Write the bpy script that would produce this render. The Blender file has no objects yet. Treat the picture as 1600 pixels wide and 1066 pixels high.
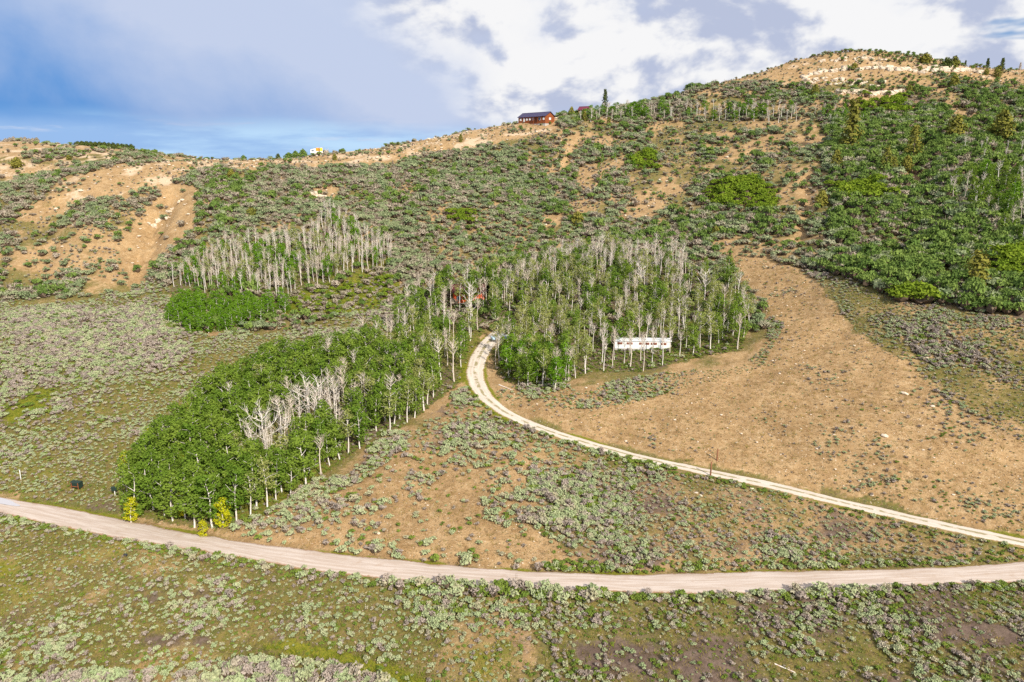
import bpy, math, random
import numpy as np
from mathutils import Vector

sc = bpy.context.scene
COL = sc.collection
# ---------------------------------------------------------------- camera maths
CAM_H = 60.0
PITCH = math.radians(13.8)
FPX = 1067.0
CP, SP = math.cos(PITCH), math.sin(PITCH)

def ray(px, py):
    cx = (px - 800.0) / FPX
    cy = (533.0 - py) / FPX
    return cx, CP + cy * SP, -SP + cy * CP

def at_depth(px, py, Y):
    dx, dy, dz = ray(px, py)
    t = Y / dy
    return dx * t, Y, CAM_H + dz * t

def at_level(px, py, z):
    dx, dy, dz = ray(px, py)
    t = (z - CAM_H) / dz
    return dx * t, dy * t, z

def project(x, y, z):
    zz = z - CAM_H
    dep = y * CP - zz * SP
    up = y * SP + zz * CP
    dep = np.where(dep < 1.0, 1.0, dep)
    return 800.0 + FPX * x / dep, 533.0 - FPX * up / dep

# ---------------------------------------------------------------- noise
def _hash(ix, iy, seed):
    h = (ix.astype(np.int64) * 374761393 + iy.astype(np.int64) * 668265263 + seed * 1442695041) & 0xFFFFFFFF
    h = ((h ^ (h >> 13)) * 1274126177) & 0xFFFFFFFF
    h = h ^ (h >> 16)
    return (h & 0xFFFFFF).astype(np.float64) / float(0xFFFFFF)

def vnoise(x, y, seed=0):
    ix = np.floor(x); iy = np.floor(y)
    fx = x - ix; fy = y - iy
    fx = fx * fx * fx * (fx * (fx * 6 - 15) + 10); fy = fy * fy * fy * (fy * (fy * 6 - 15) + 10)
    a = _hash(ix, iy, seed); b = _hash(ix + 1, iy, seed)
    c = _hash(ix, iy + 1, seed); d = _hash(ix + 1, iy + 1, seed)
    return (a + (b - a) * fx) * (1 - fy) + (c + (d - c) * fx) * fy

def fbm(x, y, scale, octaves=4, seed=0, gain=0.5):
    """noise in about -1..1; scale is the size of the largest feature in metres"""
    s = 0.0; amp = 1.0; tot = 0.0; f = 1.0 / scale
    for o in range(octaves):
        s = s + amp * (vnoise(x * f + 17.3 * o, y * f - 9.1 * o, seed + o * 7) * 2 - 1)
        tot += amp; amp *= gain; f *= 2.03
    return s / tot * 1.5

def sstep(a, b, v):
    t = np.clip((v - a) / (b - a), 0, 1)
    return t * t * (3 - 2 * t)

# ---------------------------------------------------------------- terrain control points
PTS = []
def L(px, py, z): PTS.append(at_level(px, py, z))
def D(px, py, Y): PTS.append(at_depth(px, py, Y))
# creek flat below the road
for a in ((-150, 1066, -3), (250, 1066, -4), (600, 1066, -4.5), (1000, 1066, -3), (1400, 1066, -2), (1800, 1066, -1),
          (-200, 900, -1.5), (300, 950, -2), (700, 990, -2.6), (1100, 980, -1.6), (1600, 970, -.8),
          # the road
          (-200, 755, 0), (0, 790, 0), (250, 838, 0), (500, 880, 0), (800, 907, 0), (1100, 912, .1), (1400, 905, .4), (1800, 885, .7),
          # between the road and the drive
          (600, 800, 2.2), (850, 800, 2.3), (1200, 830, 1.8), (800, 690, 6), (900, 690, 6), (1110, 742, 4), (1380, 800, 2.3), (1700, 862, 1.2),
          (760, 620, 9), (740, 570, 11.5), (850, 620, 9.5),
          (1400, 720, 7.5), (1600, 740, 7), (1800, 740, 8), (1250, 620, 12), (1100, 600, 11.5), (1000, 575, 12), (1400, 580, 16.5), (1600, 600, 16),
          (1850, 600, 18),
          # under the front grove and the left meadow
          (400, 740, 2.5), (250, 760, 1.2), (500, 640, 7), (380, 600, 8), (600, 560, 12), (720, 500, 17),
          (0, 700, 3), (-250, 700, 3), (150, 640, 6), (0, 600, 8), (-250, 600, 8), (200, 560, 10.5), (0, 530, 13), (320, 520, 14)):
    L(*a)
for a in ((500, 470, 215), (680, 450, 225), (760, 450, 222),
          # hill foot
          (-300, 470, 225), (0, 470, 227), (150, 460, 235), (220, 445, 240), (350, 440, 236), (500, 405, 246), (620, 400, 250), (720, 390, 256), (850, 390, 254), (950, 385, 252),
          (1050, 395, 243), (1150, 415, 225), (1250, 420, 213), (1350, 440, 192), (1450, 470, 178), (1600, 485, 168), (1900, 500, 160),
          (1100, 480, 205), (950, 470, 212),
          # slopes
          (-300, 380, 262), (0, 390, 262), (120, 370, 268), (215, 390, 266), (235, 345, 285), (280, 330, 286), (350, 350, 276), (450, 350, 272),
          (580, 330, 288), (700, 320, 296), (820, 320, 296), (950, 320, 290), (1080, 320, 284), (1200, 330, 268), (1280, 330, 258),
          (1360, 330, 246), (1450, 360, 222), (1600, 360, 214), (1900, 380, 200),
          (1480, 260, 272), (1600, 260, 262), (1900, 260, 250),
          (450, 290, 312), (600, 275, 335), (720, 262, 345), (850, 255, 342), (980, 250, 340), (1100, 245, 335), (1220, 245, 322), (1330, 240, 312),
          (1400, 200, 335), (1600, 190, 325), (1900, 180, 310),
          # crest line
          (-400, 335, 300), (-150, 320, 310), (0, 297, 318), (100, 274, 328), (160, 262, 334), (250, 254, 345), (330, 253, 350), (420, 250, 362), (500, 242, 374),
          (600, 232, 384), (700, 217, 394), (790, 200, 402), (850, 193, 404), (900, 183, 412), (950, 174, 420),
          (1020, 158, 430), (1100, 138, 438), (1180, 118, 445), (1250, 96, 450), (1300, 86, 452), (1350, 80, 452), (1400, 86, 450), (1450, 97, 446),
          (1500, 106, 440), (1600, 110, 430), (1750, 100, 420), (1950, 90, 410),
          (1350, 140, 395), (1250, 150, 400), (1150, 180, 390), (1050, 205, 380), (1480, 150, 375), (1600, 150, 375), (1600, 125, 405),
          (1320, 165, 368), (1330, 182, 364),
          # far ridge on the left, with the hidden valley in front of it
          (-400, 215, 520), (-200, 215, 540), (0, 222, 560), (90, 225, 565), (150, 231, 562), (210, 237, 545), (260, 247, 530), (310, 257, 505),
          (-200, 255, 470), (0, 252, 480), (100, 250, 485), (200, 250, 490)):
    D(*a)
# ground no pixel shows: it falls away behind the crests
for a in ((-420, 395, 42), (-320, 400, 44), (-230, 405, 48), (-150, 430, 58), (-100, 440, 60), (0, 480, 80), (60, 480, 86), (150, 490, 98), (230, 500, 112), (320, 480, 112), (420, 470, 110),
          (-400, 660, 70), (-250, 660, 66), (-80, 620, 55), (60, 640, 70), (200, 660, 80), (400, 660, 85),
          (-120, 40, -4), (0, 30, -4.5), (120, 30, -3), (-150, -60, -4), (0, -80, -5), (150, -60, -3), (-300, 60, -2), (300, 60, 2), (-350, -60, -2), (350, -60, 3)):
    PTS.append(a)
PTS = np.array(PTS, float)

def _tps(r2):
    return 0.5 * r2 * np.log(r2 + 1e-9)
def fit_surface(P, lam=2.0, S=100.0):
    q = P[:, :2] / S
    n = len(q)
    r2 = ((q[:, None] - q[None]) ** 2).sum(-1)
    K = _tps(r2) + lam * 1e-3 * np.eye(n)
    A = np.zeros((n + 3, n + 3))
    A[:n, :n] = K; A[:n, n] = 1; A[:n, n + 1:] = q; A[n, :n] = 1; A[n + 1:, :n] = q.T
    b = np.zeros(n + 3); b[:n] = P[:, 2]
    return q, np.linalg.solve(A, b), S
SURF = fit_surface(PTS)
def base_height(x, y):
    q, w, S = SURF
    shp = np.shape(x)
    x = np.ravel(np.asarray(x, float)); y = np.ravel(np.asarray(y, float))
    X = np.clip(x, -700, 700) / S; Y = np.clip(y, -100, 720) / S
    out = w[-3] + w[-2] * X + w[-1] * Y
    for i in range(len(q)):
        out = out + w[i] * _tps((X - q[i, 0]) ** 2 + (Y - q[i, 1]) ** 2)
    far = sstep(640, 1100, np.maximum(y, np.abs(x) * 1.25))
    plain = 22 + 14 * fbm(x, y, 900, 3, 77)
    out = np.clip(out, -8, 170)
    out = out * (1 - far) + plain * far
    return out.reshape(shp)

# ---------------------------------------------------------------- camera
cam = bpy.data.cameras.new('camera')
cam.sensor_width = 36.0
cam.lens = FPX / 1600.0 * 36.0
cam.clip_start = 0.5
cam.clip_end = 30000.0
camo = bpy.data.objects.new('camera', cam)
COL.objects.link(camo)
camo.location = (0, 0, CAM_H)
camo.rotation_euler = (math.pi / 2 - PITCH, 0, 0)
sc.camera = camo

# ---------------------------------------------------------------- light and exposure
SUN_EL = math.radians(36)
SUN_AZ = math.radians(148)                # from +Y towards +X: behind the camera, to its right
SUN_DIR = Vector((math.sin(SUN_AZ) * math.cos(SUN_EL), math.cos(SUN_AZ) * math.cos(SUN_EL), math.sin(SUN_EL)))
sun = bpy.data.lights.new('sun', 'SUN')
sun.energy = 5.0
sun.angle = math.radians(0.53)
sun.color = (1.0, 0.93, 0.82)
suno = bpy.data.objects.new('sun', sun)
COL.objects.link(suno)
suno.rotation_euler = SUN_DIR.to_track_quat('Z', 'Y').to_euler()
suno.location = (200, -300, 400)
sc.view_settings.view_transform = 'Standard'
sc.view_settings.look = 'None'
sc.view_settings.exposure = 0.22
sc.view_settings.gamma = 1.0
sc.view_settings.use_curve_mapping = False
sc.cycles.use_denoising = False
sc.cycles.max_bounces = 5
sc.cycles.diffuse_bounces = 3
sc.cycles.transmission_bounces = 2
sc.cycles.transparent_max_bounces = 4
sc.render.filter_size = 0.95

# ---------------------------------------------------------------- node helpers
class NT:
    def __init__(self, tree):
        self.t = tree; self.n = tree.nodes; self.l = tree.links
    def new(self, kind, **kw):
        nd = self.n.new(kind)
        for k, v in kw.items(): setattr(nd, k, v)
        return nd
    def put(self, sock, v):
        if v is None: return
        if hasattr(v, 'is_linked') and hasattr(v, 'node'): self.l.new(v, sock)
        else:
            if isinstance(v, tuple) and len(v) == 3 and sock.type == 'RGBA': v = v + (1.0,)
            sock.default_value = v
    def math(self, op, a, b=None, c=None, clamp=False):
        nd = self.new('ShaderNodeMath', operation=op, use_clamp=clamp)
        self.put(nd.inputs[0], a); self.put(nd.inputs[1], b); self.put(nd.inputs[2], c)
        return nd.outputs[0]
    def vmath(self, op, a, b=None):
        nd = self.new('ShaderNodeVectorMath', operation=op)
        self.put(nd.inputs[0], a); self.put(nd.inputs[1], b)
        return nd.outputs[0]
    def ramp(self, v, lo, hi, a=0.0, b=1.0, smooth=True):
        nd = self.new('ShaderNodeMapRange', interpolation_type='SMOOTHSTEP' if smooth else 'LINEAR', clamp=True)
        for i, q in enumerate((v, lo, hi, a, b)): self.put(nd.inputs[i], q)
        return nd.outputs[0]
    def mix(self, f, a, b, blend='MIX'):
        nd = self.new('ShaderNodeMix', data_type='RGBA', blend_type=blend)
        self.put(nd.inputs[0], f); self.put(nd.inputs[6], a); self.put(nd.inputs[7], b)
        return nd.outputs[2]
    def noise(self, vec, scale, detail=4.0, rough=0.5, dist=0.0):
        nd = self.new('ShaderNodeTexNoise')
        self.put(nd.inputs['Vector'], vec)
        nd.inputs['Scale'].default_value = scale; nd.inputs['Detail'].default_value = detail
        nd.inputs['Roughness'].default_value = rough; nd.inputs['Distortion'].default_value = dist
        return nd.outputs['Fac']
    def attr(self, name):
        return self.new('ShaderNodeAttribute', attribute_name=name)

# ---------------------------------------------------------------- sky
world = bpy.data.worlds.new('World')
sc.world = world
world.use_nodes = True
W = NT(world.node_tree)
W.n.clear()
wout = W.new('ShaderNodeOutputWorld')
bg = W.new('ShaderNodeBackground')
W.l.new(bg.outputs[0], wout.inputs[0])
sky = W.new('ShaderNodeTexSky', sky_type='NISHITA')
sky.sun_disc = False
sky.sun_elevation = SUN_EL
sky.sun_rotation = SUN_AZ
sky.altitude = 2000.0
clear = W.mix(1.0, sky.outputs[0], (0.115, 0.105, 0.105), 'MULTIPLY')
tc = W.new('ShaderNodeTexCoord')
d = tc.outputs['Generated']
sep = W.new('ShaderNodeSeparateXYZ'); W.l.new(d, sep.inputs[0])
dx, dz = sep.outputs[0], sep.outputs[2]
def stretched(sx, sz, off=(0, 0, 0)):
    m = W.new('ShaderNodeMapping'); W.l.new(d, m.inputs[0])
    m.inputs['Scale'].default_value = (sx, sx, sz); m.inputs['Location'].default_value = off
    return m.outputs[0]
# heaped clouds: one lumpy field read twice, the second time a little towards the sun, for their lit and shaded sides
n1 = W.noise(stretched(1, 1.7, (3.1, 0.4, 1.25)), 5.0, 10.0, 0.52, 0.15)
n2 = W.noise(stretched(1, 1.7, (3.12, 0.392, 1.28)), 5.0, 10.0, 0.52, 0.15)
relief = W.math('MULTIPLY_ADD', W.math('SUBTRACT', n1, n2), 8.0, 0.55, clamp=True)
big = W.noise(stretched(1, 2.4, (0.3, 2.2, 5.1)), 3.0, 5.0, 0.5)
white = W.mix(W.ramp(relief, 0.05, 0.8), (0.60, 0.67, 0.88), (1.14, 1.14, 1.15))
grey = W.mix(W.ramp(big, 0.36, 0.62), (0.56, 0.67, 0.96), (0.86, 0.92, 1.06))
puff = W.math('ADD', n1, W.math('MULTIPLY_ADD', big, 0.5, W.math('MULTIPLY', W.ramp(dz, 0.06, 0.14), 0.10)))
heap = W.mix(W.ramp(puff, 0.56, 0.82), grey, white)
# rain cloud: smooth and blue, deepest low down
wob = W.noise(stretched(1, 1.3, (1.2, 0.2, 0.4)), 4.2, 7.0, 0.55, 0.3)
rainy = W.math('ADD', W.math('MULTIPLY', dx, 3.0), W.math('MULTIPLY', dz, 7.6))
rain_f = W.ramp(W.math('ADD', rainy, W.math('MULTIPLY_ADD', wob, 2.4, -1.2)), -1.2, 0.2, 0, 1, False)
rain = W.mix(rain_f, (0.13, 0.38, 0.86), (0.68, 0.78, 1.02))
side = W.math('ADD', dx, W.math('MULTIPLY_ADD', n1, 0.5, -0.25))
side = W.math('ADD', side, W.math('MULTIPLY_ADD', dz, 1.6, -0.20))
cloud = W.mix(W.ramp(side, -0.20, 0.04), rain, heap)
# gaps of clear sky: a few high ones and a streaked strip along the horizon
st = W.noise(stretched(1, 7.0, (0.7, 1.9, 0.2)), 3.4, 8.0, 0.6)
low = W.ramp(W.math('ADD', dz, W.math('MULTIPLY_ADD', wob, 0.05, -0.025)), 0.080, 0.045)
strip = W.mix(W.ramp(st, 0.40, 0.62), (0.66, 0.94, 1.22), (0.42, 0.66, 1.06))
strip = W.mix(W.ramp(W.noise(stretched(1, 9.0, (2.7, 0.9, 1.2)), 5.0, 7.0, 0.6), 0.56, 0.70), strip, (0.86, 0.92, 1.08))
gapn = W.noise(stretched(1, 4.0, (5.75, 0.45, 2.2)), 3.0, 5.0, 0.5)
gap_hi = W.math('MULTIPLY', W.ramp(gapn, 0.67, 0.72), W.ramp(W.math('SUBTRACT', dz, W.math('MULTIPLY', dx, 0.5)), 0.16, 0.06))
col = W.mix(W.math('MULTIPLY', low, 0.92), cloud, strip)
col = W.mix(W.math('MULTIPLY', gap_hi, 0.9), col, W.mix(0.7, clear, (0.10, 0.38, 0.85)))
W.l.new(col, bg.inputs[0])
bg.inputs[1].default_value = 0.70

# ---------------------------------------------------------------- object helpers
def tag(o, label=None, cat=None, group=None, kind=None):
    if label: o['label'] = label
    if cat: o['category'] = cat
    if group: o['group'] = group
    if kind: o['kind'] = kind
    return o
def link(name, mesh, parent=None, loc=None):
    o = bpy.data.objects.new(name, mesh)
    COL.objects.link(o)
    if parent is not None: o.parent = parent
    if loc is not None: o.location = loc
    return o
def empty(name, loc=(0, 0, 0), rz=0.0):
    o = bpy.data.objects.new(name, None)
    o.empty_display_size = 0.3
    COL.objects.link(o)
    o.location = loc; o.rotation_euler = (0, 0, rz)
    return o
def mesh_of(name, V, F, mats, mi=None, smooth=False):
    me = bpy.data.meshes.new(name)
    me.from_pydata([tuple(v) for v in V], [], [tuple(f) for f in F])
    for m in (mats if isinstance(mats, (list, tuple)) else [mats]): me.materials.append(m)
    if mi is not None: me.polygons.foreach_set('material_index', np.asarray(mi, np.int32))
    if smooth: me.polygons.foreach_set('use_smooth', np.ones(len(F), bool))
    me.update()
    return me

# ---------------------------------------------------------------- polygons traced on the photograph (pixel outlines of ground areas)
def inpoly(px, py, poly):
    poly = np.asarray(poly, float)
    out = np.zeros(np.shape(px), bool)
    lo = poly.min(0); hi = poly.max(0)
    m = (px >= lo[0]) & (px <= hi[0]) & (py >= lo[1]) & (py <= hi[1])
    if not m.any(): return out
    x = px[m]; y = py[m]; r = np.zeros(x.shape, bool)
    n = len(poly)
    for i in range(n):
        x1, y1 = poly[i]; x2, y2 = poly[(i + 1) % n]
        if y1 == y2: continue
        c = (y1 > y) != (y2 > y)
        r ^= c & (x < (x2 - x1) * (y - y1) / (y2 - y1) + x1)
    out[m] = r
    return out
POLY = dict(
    below=[[(-400, 735), (-120, 772), (0, 798), (250, 850), (500, 890), (800, 920), (1100, 925), (1400, 916), (1900, 880), (2400, 850), (2400, 1900), (-900, 1900), (-900, 735)]],
    meadow=[[(-600, 480), (0, 475), (120, 468), (200, 455), (255, 440), (270, 500), (330, 525), (450, 515), (560, 490), (640, 470), (620, 520), (460, 580), (380, 610), (300, 660), (235, 715), (200, 770), (195, 815), (100, 800), (0, 775), (-400, 715), (-600, 700)]],
    mid=[[(340, 850), (430, 790), (520, 740), (600, 690), (690, 640), (735, 600), (770, 635), (860, 680), (1000, 720), (1110, 745), (1300, 788), (1600, 855), (1900, 925), (1900, 872), (1400, 898), (1100, 904), (800, 894), (500, 866)]],
    rslope=[[(1240, 418), (1330, 440), (1420, 480), (1600, 495), (2200, 500), (2200, 800), (1640, 715), (1540, 665), (1440, 600), (1330, 520), (1290, 470)]],
    east=[[(1380, 735), (1500, 748), (1640, 760), (2200, 800), (2200, 930), (1900, 905), (1600, 838), (1330, 772), (1250, 750)]],
    tan_r=[[(1130, 398), (1200, 405), (1260, 425), (1300, 470), (1340, 520), (1420, 570), (1470, 620), (1540, 660), (1620, 705), (1680, 770), (1500, 745), (1420, 740), (1330, 765), (1110, 725), (1000, 700), (880, 668), (780, 625), (775, 605), (900, 604), (990, 592), (1100, 580), (1180, 560), (1205, 520), (1190, 470)]],
    tan_l=[[(350, 842), (430, 800), (520, 775), (590, 730), (640, 705), (690, 715), (740, 690), (800, 697), (835, 730), (830, 765), (860, 790), (835, 825), (890, 862), (905, 889), (700, 884), (560, 872), (440, 856)]],
    crest=[[(20, 345), (60, 320), (100, 280), (160, 262), (250, 250), (330, 246), (430, 240), (560, 226), (700, 205), (800, 188), (880, 180), (872, 203), (800, 218), (740, 234), (640, 248), (560, 258), (480, 266), (400, 266), (330, 266), (270, 292), (215, 302), (160, 312), (110, 330), (60, 345)]],
    gully=[[(205, 452), (185, 400), (195, 372), (225, 345), (238, 318), (262, 300), (300, 290), (312, 300), (305, 345), (275, 385), (245, 415), (225, 440)]],
    scar=[[(230, 270), (330, 256), (320, 268), (260, 300), (210, 300)], [(-150, 190), (0, 200), (180, 214), (200, 236), (60, 242), (-150, 246)], [(0, 256), (80, 262), (115, 270), (60, 280), (0, 278)],
          [(1180, 112), (1250, 90), (1350, 70), (1460, 92), (1600, 102), (1700, 105), (1700, 122), (1520, 119), (1420, 116), (1330, 122), (1240, 135), (1190, 140)],
          [(1500, 112), (1700, 110), (1700, 130), (1560, 128)],
          [(1300, 142), (1420, 142), (1400, 158), (1300, 168)],
          [(960, 315), (1005, 300), (1040, 308), (1030, 340), (970, 342)], [(1010, 285), (1050, 278), (1068, 300), (1040, 305)], [(1095, 205), (1150, 205), (1190, 222), (1120, 222)], [(1245, 210), (1290, 210), (1295, 225), (1250, 225)],
          [(1245, 285), (1272, 280), (1275, 318), (1255, 378), (1240, 372), (1250, 320)], [(1485, 172), (1535, 178), (1525, 192), (1480, 192)], [(1430, 158), (1500, 158), (1490, 172), (1420, 180)],
          [(860, 205), (905, 205), (900, 250), (840, 300), (835, 290), (880, 250)], [(845, 335), (880, 335), (870, 360), (845, 355)],
          [(475, 296), (520, 290), (520, 315), (500, 330), (480, 322)], [(60, 385), (110, 380), (115, 420), (80, 450), (60, 420)], [(1405, 255), (1450, 265), (1455, 300), (1420, 300)], [(1560, 180), (1600, 180), (1600, 200), (1570, 200)]],
    grove=[[(195, 806), (205, 762), (240, 712), (300, 662), (370, 612), (460, 572), (560, 547), (620, 520), (640, 470), (760, 448), (790, 470), (770, 500), (748, 530), (730, 592), (690, 622), (640, 662), (560, 703), (500, 747), (440, 787), (390, 817), (330, 832), (260, 815)],
           [(770, 572), (790, 597), (860, 612), (920, 582), (1000, 582), (1080, 562), (1160, 547), (1172, 500), (1150, 455), (1090, 430), (1050, 412), (960, 398), (860, 408), (810, 430), (785, 470), (765, 520)],
           [(260, 512), (300, 523), (370, 517), (440, 497), (450, 475), (520, 455), (612, 420), (612, 400), (560, 370), (515, 340), (480, 385), (400, 385), (330, 398), (270, 440)]],
    lush=[[(380, 1000), (500, 1012), (620, 1032), (690, 1066), (720, 1100), (600, 1090), (500, 1048), (420, 1030)], [(0, 640), (60, 605), (100, 605), (80, 640), (20, 665), (0, 665)], [(440, 470), (610, 425), (640, 465), (560, 492), (450, 500)], [(-20, 795), (130, 815), (240, 845), (300, 858), (300, 868), (230, 862), (120, 838), (-20, 812)],
          [(720, 565), (738, 565), (745, 610), (790, 655), (780, 665), (735, 620)]],
    mud=[[(205, 990), (260, 985), (310, 992), (340, 1005), (300, 1018), (240, 1020), (200, 1008)], [(880, 1000), (1010, 1020), (1020, 1050), (920, 1050)], [(1490, 960), (1600, 990), (1600, 1010), (1480, 990)], [(130, 790), (190, 785), (200, 815), (130, 805)],
         [(215, 925), (330, 915), (330, 940), (240, 950)]],
)
def zone(name, px, py):
    m = np.zeros(np.shape(px), bool)
    for p in POLY[name]: m |= inpoly(px, py, p)
    return m

# ---------------------------------------------------------------- roads as world polylines on the terrain
def smooth_line(pts, step=0.7):
    """pixel points on level-ish ground -> dense world polyline lying on the base terrain"""
    P = []
    for px, py in pts:
        dx_, dy_, dz_ = ray(px, py)
        t = np.linspace(40, 420, 1500)
        z = base_height(dx_ * t, dy_ * t)
        i = int(np.argmax(z >= CAM_H + dz_ * t))
        P.append((dx_ * t[i], dy_ * t[i]))
    P = np.array(P)
    for _ in range(3):                                  # Chaikin rounding
        Q = [P[0]]
        for a, b in zip(P[:-1], P[1:]): Q += [a * .75 + b * .25, a * .25 + b * .75]
        P = np.array(Q + [P[-1]])
    s = np.concatenate([[0], np.cumsum(np.hypot(*np.diff(P, axis=0).T))])
    u = np.arange(0, s[-1], step)
    X = np.interp(u, s, P[:, 0]); Y = np.interp(u, s, P[:, 1])
    Z = base_height(X, Y)
    k = np.ones(25) / 25
    Z = np.convolve(np.pad(Z, 12, mode='edge'), k, 'valid')
    return np.stack([X, Y, Z], 1), u
ROAD_PX = [(-330, 738), (-120, 765), (0, 788), (60, 800), (130, 814), (200, 828), (260, 840), (330, 851), (400, 862), (500, 877), (600, 889), (700, 898), (800, 905), (900, 909.5), (1000, 911.5), (1100, 911.5), (1200, 909.5), (1300, 906.5), (1400, 903), (1500, 899), (1600, 894), (1750, 884), (2000, 866)]
DRIVE_PX = [(800, 505), (776, 522), (758, 541), (747, 560), (741, 578), (745, 600), (762, 626), (800, 652), (860, 675), (920, 694), (1000, 716), (1060, 728.5), (1110, 738.5), (1200, 757.5), (1300, 781.5), (1400, 805), (1500, 827), (1600, 848), (1700, 868), (1850, 886)]
ROAD, ROAD_S = smooth_line(ROAD_PX)
DRIVE, DRIVE_S = smooth_line(DRIVE_PX)
ROAD_HW = np.full(len(ROAD), 2.35) + 0.25 * np.sin(ROAD_S * 0.11)
DRIVE_HW = np.interp(DRIVE_S, [0, 18, 40, 60, 400], [2.3, 2.4, 2.1, 1.55, 1.45])
def road_dist(x, y, line, hw):
    """distance beyond the road's edge and height of the nearest centre point"""
    out = np.full(len(x), 99.0); zz = np.zeros(len(x))
    lo = line.min(0) - 12; hi = line.max(0) + 12
    idx = np.where((x > lo[0]) & (x < hi[0]) & (y > lo[1]) & (y < hi[1]))[0]
    L2 = line[::2, :2]; z2 = line[::2, 2]; h2 = hw[::2]
    for k in range(0, len(idx), 20000):
        j = idx[k:k + 20000]
        d2 = (x[j, None] - L2[None, :, 0]) ** 2 + (y[j, None] - L2[None, :, 1]) ** 2
        m = d2.argmin(1)
        out[j] = np.sqrt(d2[np.arange(len(j)), m]) - h2[m]; zz[j] = z2[m]
    return out, zz

GULLIES = []
for pts, dep, wid in (([(262, 305), (240, 345), (222, 385), (210, 440)], 4.5, 9.0), ([(905, 215), (885, 255), (850, 300), (830, 330)], 1.8, 4.0),
                      ([(1262, 275), (1262, 320), (1250, 375)], 2.0, 4.0), ([(700, 240), (640, 300), (600, 380)], 2.5, 10.0), ([(1450, 190), (1430, 260), (1440, 330), (1400, 400)], 2.5, 8.0),
                      ([(90, 320), (70, 390), (60, 450)], 2.5, 8.0)):
    g, _ = smooth_line(pts, 2.0)
    GULLIES.append((g, dep, wid))
# edge of the raised near bank of the creek flat, as a world line y = f(x)
BANK = np.array([at_level(a, b, -3.6)[:2] for a, b in ((-260, 1075), (-60, 1064), (120, 1062), (240, 1056), (330, 1041), (400, 1033), (480, 1041), (560, 1052), (610, 1068), (650, 1092), (720, 1150), (800, 1300))])
def height(x, y):
    """full terrain height, and how far each point lies outside the two roads"""
    shp = np.shape(x)
    x = np.ravel(np.asarray(x, float)); y = np.ravel(np.asarray(y, float))
    b = base_height(x, y)
    hill = sstep(14, 40, b)
    z = b + hill * (1.5 * fbm(x, y, 55, 4, 3) + 0.5 * fbm(x, y, 9, 3, 5)) + 0.45 * fbm(x, y, 14, 3, 9) * (1 - hill * .4) + 0.13 * fbm(x, y, 3.2, 3, 13)
    for g, dep, wid in GULLIES:
        d2 = np.full(len(x), 1e9)
        lo = g.min(0) - 30; hi = g.max(0) + 30
        j = np.where((x > lo[0]) & (x < hi[0]) & (y > lo[1]) & (y < hi[1]))[0]
        if len(j):
            d2 = ((x[j, None] - g[None, :, 0]) ** 2 + (y[j, None] - g[None, :, 1]) ** 2).min(1)
            z[j] -= dep * np.exp(-d2 / (2 * (wid * .5) ** 2)) * (1 + .35 * fbm(x[j], y[j], 5, 3, 21))
    yl = np.interp(x, BANK[:, 0], BANK[:, 1], left=BANK[0, 1], right=-500) + .5 * fbm(x, y, 3, 2, 57)
    z = z + 1.3 * (1 - sstep(-.5, .5, y - yl)) * sstep(20, 45, y)
    r1, z1 = road_dist(x, y, ROAD, ROAD_HW)
    r2, z2 = road_dist(x, y, DRIVE, DRIVE_HW)
    for r, zr, edge in ((r2, z2, 2.5), (r1, z1, 3.0)):
        k = 1 - sstep(0.5, edge, r)
        z = z * (1 - k) + (zr - 0.10) * k
    return z.reshape(shp), np.minimum(r1, r2).reshape(shp)
def ground_at(px, py):
    dx_, dy_, dz_ = ray(px, py)
    t = np.concatenate([np.arange(60, 300, .4), np.arange(300, 700, .8)])
    z, _ = height(dx_ * t, dy_ * t)
    hit = z >= CAM_H + dz_ * t
    i = int(np.argmax(hit)) if hit.any() else int(np.argmin(CAM_H + dz_ * t - z))
    x, y = dx_ * t[i], dy_ * t[i]
    return float(x), float(y), float(height(np.array([x]), np.array([y]))[0][0])

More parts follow.
